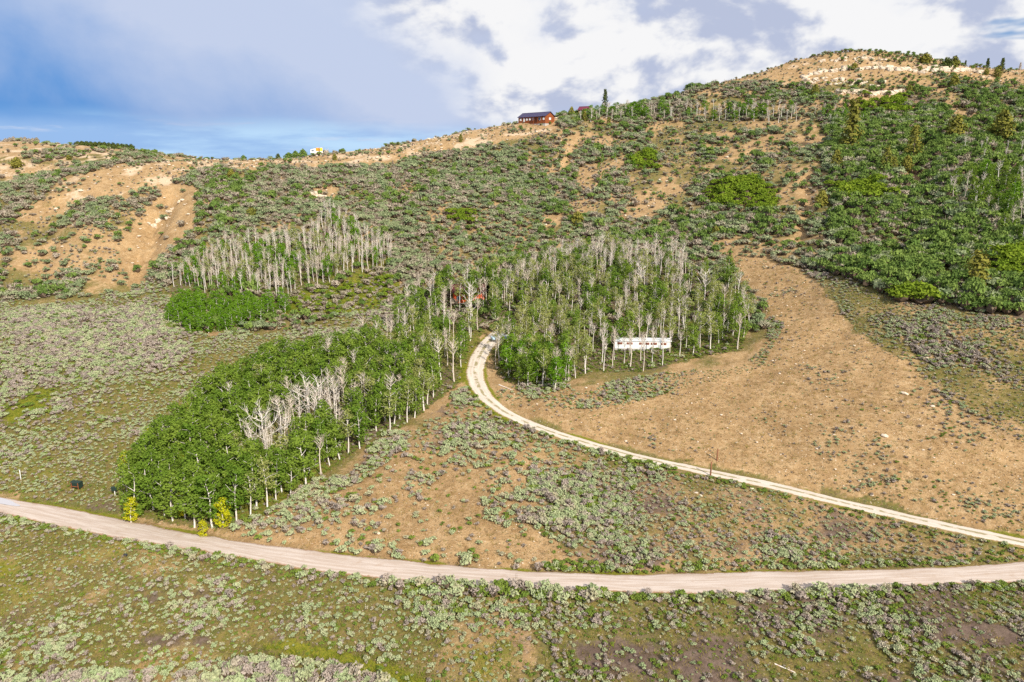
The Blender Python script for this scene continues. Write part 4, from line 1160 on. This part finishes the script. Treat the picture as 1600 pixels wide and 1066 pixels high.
def conifer(name, px, py, hpx, wpx, style, mat, label, cat, group=None, seed=0, Y=None):
    x, y, z = ground_at(px, py) if Y is None else (lambda q: (q[0], q[1], float(height(np.array([q[0]]), np.array([q[1]]))[0][0])))(at_depth(px, py, Y))
    dep = y * CP - (z - CAM_H) * SP
    H = hpx * dep / FPX; Wd = wpx * .5 * dep / FPX
    root = tag(empty(name, (x, y, z - .05), seed * 1.3), label, cat, group)
    tr, cr = conifer_meshes(700 + seed, mat, H, Wd, style)
    link('trunk', tr, root); link('crown', cr, root)
JUN = [(362, 280, 13, 13, 'yellowish cone-shaped juniper on the slope beneath the camper'), (393, 342, 15, 20, 'round mustard-coloured juniper above the grey aspen stand'), (27, 262, 12, 20, 'round olive juniper on the brush at the left ridge'),
       (902, 353, 19, 22, 'mustard cone-shaped juniper above the top row of bare aspens'), (1118, 370, 14, 16, 'small mustard juniper above the right grove'), (523, 251, 9, 9, 'small dark conical juniper beside the camper'),
       (951, 196, 11, 8, 'small lime-yellow juniper below the tall spruce'), (1283, 322, 21, 22, 'rounded mustard juniper beside the bare chute'), (1395, 272, 26, 14, 'slim olive juniper on the wooded slope, twin of the rounder one beside it'),
       (1416, 268, 22, 20, 'rounded golden-olive juniper beside the slim juniper'), (1382, 275, 44, 20, 'narrow pale juniper under the leaning snag'), (1445, 99, 13, 20, 'dark round juniper on the ledge right of the summit'),
       (1478, 107, 13, 18, 'dark spreading juniper on the skyline, left of the skyline pines'), (1490, 106, 15, 18, 'wind-leaning juniper on the skyline next to the spreading one'), (1436, 113, 8, 10, 'small dark juniper just below the ledge'),
       (1334, 109, 8, 13, 'low olive juniper on the summit grass'), (1558, 121, 16, 14, 'upright gold-green juniper in the grass saddle'), (1541, 117, 9, 9, 'small olive juniper in the grass saddle'),
       (1490, 140, 20, 16, 'juniper on the slope just under the long ledge'), (1425, 252, 50, 26, 'tall feathery pale olive juniper on the wooded slope'), (1492, 218, 34, 30, 'shaggy olive juniper above the bare patch on the wooded slope'),
       (1562, 222, 42, 38, 'large golden juniper on the upper wooded slope'), (1522, 455, 60, 40, 'broad olive juniper low on the wooded slope above the sage'), (1305, 268, 30, 20, 'pale juniper below the twin-topped spruce'),
       (1420, 148, 14, 10, 'small gold juniper beside the cliff band'), (1273, 152, 18, 14, 'golden juniper left of the cliff band'), (894, 195, 10, 12, 'bushy olive juniper just right of the cabin'), (893, 178, 14, 12, 'pointed reddish-olive juniper between the two cabins'),
       (493, 240, 7, 6, 'yellow shrubby juniper before the camper'), (108, 250, 6, 9, 'round lime juniper on the far left ridge'), (90, 241, 7, 9, 'golden juniper on the far left ridge'), (720, 222, 11, 8, 'olive juniper on the crest left of the cabin'), (913, 189, 14, 10, 'golden juniper before the small upper cabin')]
for i, (px, py, h, w, lab) in enumerate(JUN):
    conifer('juniper_tree', px, py, h, w, 'juniper', M_JUN if i % 4 else M_PINE if 10 < i < 15 else M_JUN, lab, 'juniper', None, i)
conifer('spruce_tree', 945, 172, 33, 13, 'spruce', M_PINE, 'tall narrow dark spruce standing on the skyline right of the cabins', 'spruce', None, 50)
conifer('spruce_tree', 1327, 238, 78, 36, 'spruce', M_JUN, 'large ragged olive spruce under the cliff band', 'spruce', None, 51)
conifer('pine_tree', 1543, 102, 14, 8, 'spruce', M_PINE, 'small skyline pine standing alone on the right saddle', 'pine', None, 52)
conifer('pine_tree', 1566, 103, 17, 10, 'spruce', M_PINE, 'taller skyline pine on the right saddle', 'pine', None, 53)
conifer('pine_tree', 1508, 104, 9, 5, 'spruce', M_PINE, 'tiny skyline pine beside the wind-leaning juniper', 'pine', None, 54)
conifer('pine_tree', 1594, 105, 11, 5, 'spruce', M_TWIG, 'thin reddish snag on the skyline past the pines', 'snag', None, 55)
for i, (px, py, h, w, Y, lab) in enumerate(((435, 249, 9, 9, 372, 'lone round tree on the ridge left of the leafy clump'), (452, 248, 8, 16, 380, 'low tree at the left end of the leafy clump by the camper'), (462, 247, 10, 14, 380, 'round tree in the middle of the leafy clump by the camper'),
                                            (474, 246, 11, 15, 380, 'tallest tree of the leafy clump by the camper'), (507, 244, 8, 9, 386, 'dark tree behind the camper'), (354, 254, 7, 9, 372, 'small tree peeping over the ridge left of its companion'), (381, 252, 8, 12, 372, 'small tree peeping over the ridge, right of its companion'),
                                            (622, 231, 5, 4, 388, 'tiny dark bush on the bare crest right of the camper'), (646, 226, 4, 6, 392, 'second tiny dark bush on the bare crest'), (531, 240, 5, 5, 379, 'tiny dark shrub on the crest just right of the camper'))):
    conifer('ridge_tree', px, py, h, w, 'juniper', M_PINE if i in (0, 4, 7, 8, 9) else M_HGRN, lab, 'tree', None, 60 + i, Y)
HEDGE = [(10 + 6 * i, 224, 5 + (i % 3), 9, 566) for i in range(9)] + [(122 + 7 * i, 231 + i * .6, 4 + i * .45, 12, 560) for i in range(13)]
for i, (px, py, h, w, Y) in enumerate(HEDGE):
    conifer('ridge_shrub', px, py, h, w, 'juniper', M_HBRN if i < 9 else M_PINE, 'dark shrub in the row along the far left ridge top' if i < 9 else 'dark green shrub in the thicket on the far ridge shoulder', 'shrub', 'far ridge shrubs' if i < 9 else 'far ridge thicket', 80 + i % 7, Y)

# ---------------------------------------------------------------- rocks
def rocks():
    R = [rock_mesh('rock', 500 + i) for i in range(5)]
    Bk = [rock_mesh('rock', 520 + i, True) for i in range(6)]
    rng = np.random.default_rng(77)
    def one(mesh, x, y, s, flat, lab, grp, sink=.1):
        z = float(height(np.array([x]), np.array([y]))[0][0])
        o = link('rock', mesh, loc=(x, y, z - sink * s))
        o.scale = (s * rng.uniform(.8, 1.3), s * rng.uniform(.8, 1.2), s * flat * rng.uniform(.8, 1.2)); o.rotation_euler = (rng.normal() * .1, rng.normal() * .1, rng.uniform(-.5, .5) if mesh in Bk else rng.uniform(0, 6.28))
        tag(o, lab, 'rock', grp)
        return o
    n = 0
    for poly, k, s0, s1, lab, grp in (([(1252, 127), (1275, 116), (1300, 111), (1345, 109), (1395, 108), (1412, 113)], 34, 1.6, 3.2, 'pale block in the upper rock ledge under the summit', 'upper ledge rocks'),
                                      ([(1256, 136), (1285, 129), (1330, 127), (1350, 131)], 20, 1.4, 2.8, 'pale block in the broken second ledge', 'second ledge rocks'),
                                      ([(1385, 109), (1420, 113), (1450, 112), (1490, 110), (1530, 116)], 34, 1.8, 3.6, 'pale block in the long ledge right of the summit', 'long ledge rocks'),
                                      ([(1308, 148), (1345, 144), (1368, 150), (1410, 147)], 26, 2.2, 4.2, 'tan block in the cliff band on the summit slope', 'cliff band rocks'),
                                      ([(1510, 106), (1545, 105), (1592, 109)], 22, 1.4, 3.0, 'tan boulder along the right skyline', 'skyline boulders'),
                                      ([(1290, 98), (1350, 90), (1385, 95)], 14, 1.2, 2.4, 'pale block just below the summit', 'summit rocks'),
                                      ([(482, 302), (500, 308), (510, 318), (488, 320), (498, 326)], 14, 1.6, 3.4, 'big pale boulder above the grey aspen stand', 'boulders above the grey stand'),
                                      ([(232, 335), (262, 320), (280, 305)], 12, 1.0, 2.2, 'pale boulder at the head of the eroded gully', 'gully boulders'),
                                      ([(865, 300), (880, 280), (900, 240)], 14, .8, 1.6, 'stone in the rocky chute below the cabin', 'chute stones'),
                                      ([(1290, 138), (1310, 133), (1360, 134), (1385, 131)], 14, 1.2, 2.2, 'pale block scattered between the ledges', 'rocks between the ledges')):
        g, u = smooth_line(poly, .5)
        for i in range(k):
            j = int(len(g) * (i + rng.random()) / k)
            one(Bk[rng.integers(6)], g[j, 0] + rng.normal() * .7, g[j, 1] + rng.normal() * 1.3, rng.uniform(s0, s1), .85, lab, grp)
            n += 1
    for px, py, s, lab in ((1413, 616, 1.5, 'large white boulder at the border of the tan slope and the sage'), (1457, 636, 1.1, 'white stone just down the slope from the large white boulder'), (1448, 560, .9, 'white stone among the upper slope sage'), (1382, 684, 1.6, 'pale boulder beside the small sage patch on the tan slope'),
                           (1475, 467, 1.2, 'white boulder beside the lime bush'), (1088, 772, .8, 'white stone above the roadside sage'), (1095, 776, .7, 'white stone close beside another in the roadside grass'), (1175, 765, .8, 'white stone just below the driveway edge')):
        x, y, z = ground_at(px, py); one(R[int(px) % 5], x, y, s, .8, lab, None)
    # loose stones over the tan slopes
    P = near.sub((RNG.random(len(near)) < .10) & (near.r > .6))
    tz = zone('tan_r', P.px, P.py); md = zone('mid', P.px, P.py) | zone('rslope', P.px, P.py) | zone('east', P.px, P.py)
    w = fbm(P.x, P.y, 14, 2, 91)
    m = (tz & (RNG.random(len(P)) < .5 + .6 * w)) | (md & (RNG.random(len(P)) < .16))
    P = P.sub(m)
    H = Pts(190, 470, 2.6, 470)
    hz = zone('scar', H.px, H.py) | zone('crest', H.px, H.py) | zone('gully', H.px, H.py)
    H = H.sub((hz & (RNG.random(len(H)) < .3)) | ((RNG.random(len(H)) < .03) & (H.px > 850) & (H.py < 345)))
    Q = object.__new__(Pts)
    for k in ('x', 'y', 'z', 'r', 'px', 'py'): setattr(Q, k, np.concatenate([getattr(P, k), getattr(H, k)]))
    size = np.concatenate([np.exp(RNG.normal(-1.25, .42, len(P))), np.exp(RNG.normal(-.25, .45, len(H)))])
    plant_field('stone', 'loose whitish stone', 'stone', R, Q, np.clip(size, .12, 2.2), .75, 'scattered_stones', 'countless small whitish stones strewn over the bare slopes', 120)
rocks()

# ---------------------------------------------------------------- plain materials for built things
def plain(name, c, rough=.7, c2=None, scale=3.0, metal=0.0):
    m, N, b = base_mat(name, rough)
    b.inputs['Metallic'].default_value = metal
    P = N.new('ShaderNodeTexCoord').outputs['Object']
    n = N.noise(P, scale, 4, .6)
    N.l.new(N.mix(N.ramp(n, .45, .7, 0, .8), c, c2 or tuple(v * .75 for v in c)), b.inputs['Base Color'])
    return m
def boxes(name, parent, mat, items, bevel=0.0):
    """axis-aligned boxes ((x0,y0,z0),(x1,y1,z1)) joined into one part"""
    m = MB()
    for a, b in items:
        x0, y0, z0 = a; x1, y1, z1 = b
        V = [(x0, y0, z0), (x1, y0, z0), (x1, y1, z0), (x0, y1, z0), (x0, y0, z1), (x1, y0, z1), (x1, y1, z1), (x0, y1, z1)]
        m.add(V, [(3, 2, 1, 0), (4, 5, 6, 7), (0, 1, 5, 4), (1, 2, 6, 5), (2, 3, 7, 6), (3, 0, 4, 7)], 0)
    return link(name, m.mesh(name, [mat]), parent)
def prism(name, parent, mat, profile, axis, a0, a1):
    """profile of (u, z) points extruded along x or y"""
    n = len(profile); V = []
    for a in (a0, a1):
        for u, z in profile: V.append((a, u, z) if axis == 'x' else (u, a, z))
    F = [tuple(range(n))[::-1], tuple(range(n, 2 * n))] + [(i, (i + 1) % n, n + (i + 1) % n, n + i) for i in range(n)]
    return link(name, mesh_of(name, V, F, [mat]), parent)
M_LOG = plain('stained_log', (.30, .09, .03), .7, (.20, .055, .02))
M_NAVY = plain('dark_metal_roof', (.040, .035, .085), .45, (.07, .05, .12))
M_WHITE = plain('white_paint', (.80, .79, .76), .6, (.66, .65, .62))
M_GLASS = plain('window_glass', (.10, .14, .20), .1)
M_MAROON = plain('maroon_roof', (.16, .03, .055), .5)
M_TANW = plain('tan_siding', (.50, .28, .11), .7)
M_CONC = plain('concrete', (.45, .42, .38), .9)
M_ORANGE = plain('orange_panel', (.85, .30, .02), .5)
M_YELP = plain('yellow_panel', (.85, .55, .05), .5)
M_RUST = plain('rusty_steel', (.30, .10, .035), .8, (.18, .06, .03))
M_GREENM = plain('dark_green_steel', (.022, .042, .032), .6, (.015, .025, .022))
M_BLACK = plain('black_rubber', (.02, .02, .022), .7)
M_REDP = plain('red_paint', (.66, .11, .03), .6, (.45, .05, .025))
M_ROOFG = plain('weathered_white_roof', (.72, .72, .70), .5, (.45, .50, .56), 1.2)
M_POST = plain('brown_post', (.26, .115, .06), .8)
M_BLUE = plain('pale_blue_paint', (.45, .60, .72), .4)
M_BLUEC = plain('pale_blue_cap', (.55, .75, .85), .5)

def gable_house(name, loc, rz, L_, D_, wall_h, rise, walls, roofm, label, cat, windows, gable_win=True, logs=True, door=None, porch=False):
    root = tag(empty(name, loc, rz), label, cat)
    hx, hy = L_ / 2, D_ / 2
    boxes('foundation', root, M_CONC, [((-hx + .1, -hy + .1, -3.5), (hx - .1, hy - .1, -.75 if logs else .05))])
    if logs:
        k = int(wall_h / .3)
        for i in range(-3, k):                                     # each course of logs a piece of its own
            z0 = .05 + i * wall_h / k; g = .04 * (i % 2)
            boxes('log_course', root, walls, [((-hx - g, -hy - g, z0), (hx + g, hy + g, z0 + wall_h / k - .03))])
    else:
        boxes('wall', root, walls, [((-hx, -hy, .05), (hx, hy, wall_h))])
    for sx in (-1, 1):
        prism('gable_wall', root, walls, [(-hy + .02, wall_h - .02), (hy - .02, wall_h - .02), (0, wall_h + rise - .1)], 'x', sx * (hx - .2) - .2, sx * (hx - .2) + .2)
    e = .55
    for sy in (-1, 1):
        y1 = sy * (hy + e); z1 = wall_h - rise * e / hy
        prism('roof_slope', root, roofm, [(0, wall_h + rise), (y1, z1), (y1, z1 + .14), (0, wall_h + rise + .16)], 'x', -hx - e, hx + e)
    boxes('ridge_cap', root, roofm, [((-hx - e - .02, -.18, wall_h + rise + .10), (hx + e + .02, .18, wall_h + rise + .21))])
    for (xc, w, z0, z1) in windows:
        f = boxes('window', root, M_WHITE, [((xc - w / 2, -hy - .12, z0), (xc + w / 2, -hy + .02, z1))])
        boxes('pane', f, M_GLASS if w > 1.15 else M_WHITE, [((xc - w / 2 + .12, -hy - .14, z0 + .12), (xc + w / 2 - .12, -hy - .05, z1 - .12))])
    if gable_win:
        f = boxes('window', root, M_WHITE, [((hx - .02, -.9, 1.0), (hx + .12, .9, 2.2))])
        boxes('pane', f, M_WHITE, [((hx + .02, -.75, 1.12), (hx + .14, .75, 2.08))])
    if door is not None:
        dd = boxes('door', root, M_BLACK, [((door - .5, -hy - .12, .05), (door + .5, -hy + .02, 2.1))])
        boxes('handle', dd, M_WHITE, [((door + .32, -hy - .17, 1.0), (door + .40, -hy - .11, 1.1))])
    if porch:
        for xp in (2.0, 4.6, 7.2): boxes('porch_post', root, walls, [((xp, -hy - 1.35, -1.5), (xp + .18, -hy - 1.17, wall_h - .25))])
        prism('porch_roof', root, roofm, [(-hy + .1, wall_h + .1), (-hy - 1.6, wall_h - .35), (-hy - 1.6, wall_h - .22), (-hy + .1, wall_h + .25)], 'x', 1.6, 7.8)
    return root
x, y, z = at_depth(838, 197, 402)
z = float(height(np.array([x]), np.array([y]))[0][0])
gable_house('log_cabin', (x, y, z - .35), math.radians(-38), 18.5, 9.0, 2.9, 2.3, M_LOG, M_NAVY, 'long red-brown log cabin with a dark roof on the ridge', 'cabin',
            [(-7.6, 1.1, .9, 2.1), (-5.2, .95, .3, 2.2), (-3.3, 1.1, .9, 2.1), (-1.2, 1.1, .9, 2.1), (1.1, 1.3, .9, 2.1), (5.6, 1.4, .7, 2.2), (8.2, 1.1, .8, 2.1)], True, True, 3.4, True)
x, y, z = at_depth(914, 178, 424)
z = float(height(np.array([x]), np.array([y]))[0][0])
gable_house('small_cabin', (x, y, z + .3), math.radians(-28), 6.4, 5.0, 2.7, 1.7, M_TANW, M_MAROON, 'small tan cabin with a maroon roof half hidden behind the ridge junipers', 'cabin', [(-1.4, 1.0, .9, 2.0), (1.4, 1.0, .9, 2.0)], False, False)
x, y, z = ground_at(731, 474)
gable_house('red_shed', (x, y + 3, z), math.radians(8), 9.6, 5.5, 3.6, 1.7, M_REDP, plain('dark_red_roof', (.10, .028, .03), .6), 'bright red wooden shed glimpsed behind white aspen trunks', 'shed', [(-3.2, 1.3, 1.0, 2.2)], False, False, .6)

M_RUSTG = plain('rust_curtained_glass', (.24, .09, .06), .25, (.10, .06, .06))
# mobile home in the right grove
def mobile_home():
    x, y, z = ground_at(1004, 549)
    root = tag(empty('mobile_home', (x, y + 1.6, z + .1), math.radians(-4)), 'long white mobile home with rust-red windows among bare aspens', 'mobile home')
    boxes('body', root, M_WHITE, [((-7.4, -1.7, .55), (7.4, 1.7, 2.75))])
    prism('roof', root, M_ROOFG, [(-1.95, 2.72), (1.95, 2.72), (1.9, 2.85), (0, 3.15), (-1.9, 2.85)], 'x', -7.6, 7.6)
    boxes('skirting', root, M_CONC, [((-7.3, -1.6, -1.2), (7.3, 1.6, .56))])
    for xc, w in ((-6.0, 1.3), (-3.4, 1.5), (-.4, 1.0), (1.3, 1.0), (3.0, 1.6), (5.6, 1.4)):
        f = boxes('window', root, M_RUST, [((xc - w / 2, -1.78, 1.75), (xc + w / 2, -1.69, 2.3))])
        boxes('pane', f, M_RUSTG, [((xc - w / 2 + .12, -1.80, 1.84), (xc + w / 2 - .12, -1.71, 2.21))])
    d = boxes('door', root, M_ROOFG, [((4.3, -1.78, .6), (4.9, -1.69, 2.5))]); boxes('handle', d, M_BLACK, [((4.78, -1.84, 1.5), (4.84, -1.77, 1.6))])
    boxes('step', root, M_CONC, [((4.1, -2.5, -.4), (5.1, -1.75, .3))])
mobile_home()

def camper():
    x, y, z = at_depth(495, 241, 376)
    z = float(height(np.array([x]), np.array([y]))[0][0])
    root = tag(empty('camper', (x, y, z), math.radians(14)), 'white camper with orange, yellow and maroon panels parked on the tan ridge', 'camper')
    prism('body', root, M_WHITE, [(-3.1, .5), (3.1, .5), (3.1, 3.7), (.4, 3.7), (-.4, 3.35), (-2.9, 2.9), (-3.1, 2.4)], 'y', -1.2, 1.2)
    boxes('orange_panel', root, M_ORANGE, [((-.3, -1.26, 2.0), (1.2, -1.19, 3.6))])
    boxes('yellow_panel', root, M_YELP, [((1.65, -1.26, 2.0), (3.05, -1.19, 3.6))])
    boxes('maroon_panel', root, M_MAROON, [((1.22, -1.27, .6), (1.62, -1.19, 3.65)), ((-.2, -1.275, .45), (3.05, -1.19, 1.05))])
    for xc in (-2.0, 2.0):
        for sy in (-1, 1):
            m = MB(); m.tube([(xc, sy * 1.0, .42), (xc, sy * 1.28, .42)], [.42, .42], 0, 14)
            w = link('wheel', m.mesh('wheel', [M_BLACK]), root)
            m = MB(); m.tube([(xc, sy * 1.05, .42), (xc, sy * 1.30, .42)], [.22, .22], 0, 10); link('rim', m.mesh('rim', [M_WHITE]), w)
    f = boxes('window', root, M_GLASS, [((-2.6, -1.23, 1.8), (-1.3, -1.19, 2.5))])
camper()
x, y, z = at_depth(510, 240, 382)
z = float(height(np.array([x]), np.array([y]))[0][0])
o = link('bare_bush', bush_mesh('bare_bush', 801, M_TWIG, M_TWIG, 9, 10, .10, 2.6, 1.1, .2, 40), loc=(x, y, z)); o.scale = (3, 3, 3)
tag(o, 'pinkish leafless bush standing beside the camper', 'bush')

def pale_truck():
    x, y, z = ground_at(782, 532)
    root = tag(empty('pickup_truck', (x, y, z), math.radians(200)), 'pale blue pickup parked under the aspens at the end of the driveway', 'truck')
    prism('body', root, M_BLUE, [(-2.6, .45), (2.6, .45), (2.6, 1.0), (1.4, 1.12), (-2.6, 1.12)], 'y', -.95, .95)
    prism('cab', root, M_BLUE, [(-.7, 1.1), (1.3, 1.1), (.7, 1.8), (-.5, 1.82)], 'y', -.85, .85)
    prism('windscreen', root, M_GLASS, [(1.24, 1.16), (1.31, 1.14), (.76, 1.76), (.70, 1.76)], 'y', -.72, .72)
    for sy in (-1, 1): prism('side_window', root, M_GLASS, [(-.5, 1.2), (1.05, 1.2), (.6, 1.7), (-.42, 1.72)], 'y', sy * .86 - .02, sy * .86 + .02)
    boxes('tonneau', root, M_WHITE, [((-2.5, -.85, 1.10), (-.75, .85, 1.18))])
    for xc in (-1.6, 1.6):
        for sy in (-1, 1):
            m = MB(); m.tube([(xc, sy * .75, .37), (xc, sy * 1.0, .37)], [.37, .37], 0, 14); w = link('wheel', m.mesh('wheel', [M_BLACK]), root)
            m = MB(); m.tube([(xc, sy * .78, .37), (xc, sy * 1.02, .37)], [.2, .2], 0, 10); link('rim', m.mesh('rim', [M_WHITE]), w)
pale_truck()

# gate posts, markers and the rusty-framed bin in the meadow
def post(name, px, py, h, r, mat, label, cat, group=None, cap=None):
    x, y, z = ground_at(px, py)
    root = tag(empty(name, (x, y, z)), label, cat, group)
    m = MB(); m.tube([(0, 0, -.4), (0.01, 0, h * .5), (0.03, .02, h)], [r * 1.1, r, r * .92], 0, 8)
    link('shaft', m.mesh('shaft', [mat], True), root)
    m = MB(); m.tube([(.03, .02, h - .01), (.03, .02, h + .06)], [r * 1.12, r * .7], 0, 8); link('cap', m.mesh('cap', [cap or mat]), root)
    return root
post('gate_post', 1110, 744, 2.75, .15, M_POST, 'brown timber gate post on the near side of the driveway', 'post')
post('gate_post', 1120, 722, 2.3, .15, M_POST, 'brown timber gate post on the far side of the driveway', 'post')
post('marker_post', 33, 750, 2.0, .07, M_WHITE, 'leaning white marker post in the meadow above the gravel road', 'post')
for i, (px, py) in enumerate(((15, 741), (51, 747), (70, 751), (88, 755), (107, 758))):
    post('fence_stake', px, py, .8, .045, M_POST, 'short fence stake with pale blue cap in the line beside the white post', 'stake', 'blue-capped stakes', M_BLUEC)
x, y, z = ground_at(121, 764)
root = tag(empty('feed_bin', (x, y, z), math.radians(-12)), 'dark green bin in a rusty brown frame standing in the meadow', 'bin')
boxes('bin', root, M_GREENM, [((-.95, -.5, .35), (.95, .5, 1.35))])
prism('lid', root, M_GREENM, [(-.56, 1.34), (.56, 1.34), (.5, 1.46), (0, 1.56), (-.5, 1.46)], 'x', -1.0, 1.0)
for xx in (-.72, .78):
    for yy in (-.56, .5): boxes('leg', root, M_RUST, [((xx - .06, yy, -.4), (xx + .06, yy + .08, 1.42))])
boxes('rail', root, M_RUST, [((-.9, -.62, .62), (.95, -.555, .74))])
boxes('rail', root, M_RUST, [((-.9, .575, .62), (.95, .64, .74))])
x, y, z = ground_at(180, 774)
root = tag(empty('mail_box', (x, y, z), .3), 'small dark box on a pale post beside the dense grove', 'box')
boxes('post', root, M_WHITE, [((-.06, -.06, -.4), (.06, .06, 1.0))])
boxes('box', root, M_GREENM, [((-.45, -.3, 1.0), (.45, .3, 1.6))])
prism('lid', root, M_GREENM, [(-.34, 1.59), (.34, 1.59), (0, 1.8)], 'x', -.5, .5)
def log(px, py, ln, r, rz, label, mat):
    x, y, z = ground_at(px, py)
    m = MB(); xs = np.linspace(-ln / 2, ln / 2, 6)
    X = x + xs * math.cos(rz); Y = y + xs * math.sin(rz); Z = height(X, Y)[0] + r * .7
    m.tube(np.stack([X - x, Y - y, Z - z], 1), np.linspace(r, r * .6, 6), 0, 7)
    tag(link('fallen_log', m.mesh('fallen_log', [mat], True), loc=(x, y, z)), label, 'log')
log(790, 607, 4.5, .18, -.75, 'grey fallen log beside the driveway bend', M_GBARK)
log(1226, 1047, 2.6, .10, -.6, 'bleached fallen branch on the bare ground below the road', M_DEAD)
log(1562, 322, 9.0, .2, .35, 'bleached fallen trunk propped across the wooded stand', M_DEAD)
x, y, z = ground_at(196, 869)
o = link('dark_rock', rock_mesh('dark_rock', 540, True, plain('dark_stone', (.04, .04, .05), .7)), loc=(x, y, z)); o.scale = (.5, .5, .5); tag(o, 'small blackish stone in the sage below the gravel road', 'rock')

def puddle():
    mat, N, b = base_mat('puddle_water', .04)
    b.inputs['Base Color'].default_value = (.50, .48, .49, 1); b.inputs['Specular IOR Level'].default_value = .6; b.inputs['IOR'].default_value = 1.33
    i = int(np.argmin(np.hypot(ROAD[:, 0] - ground_at(2, 786)[0], ROAD[:, 1] - ground_at(2, 786)[1])))
    c = ROAD[i]; tg = ROAD[i + 3, :2] - ROAD[i - 3, :2]; tg /= np.linalg.norm(tg)
    rng = np.random.default_rng(3); V = [(0, 0, 0)]; K = 28
    for k in range(K):
        a = k * 2 * math.pi / K; f = 1 + .22 * math.sin(3 * a + 1) + .1 * math.sin(5 * a)
        u, v = 4.2 * f * math.cos(a), 1.0 * f * math.sin(a) - .75
        V.append((tg[0] * u + tg[1] * v, tg[1] * u - tg[0] * v, 0))
    o = link('puddle', mesh_of('puddle', V, [(0, k + 1, (k + 1) % K + 1) for k in range(K)], [mat]), loc=(c[0], c[1], c[2] + .03))
    tag(o, 'pale shallow puddle on the gravel road', 'puddle', kind='structure')
puddle()
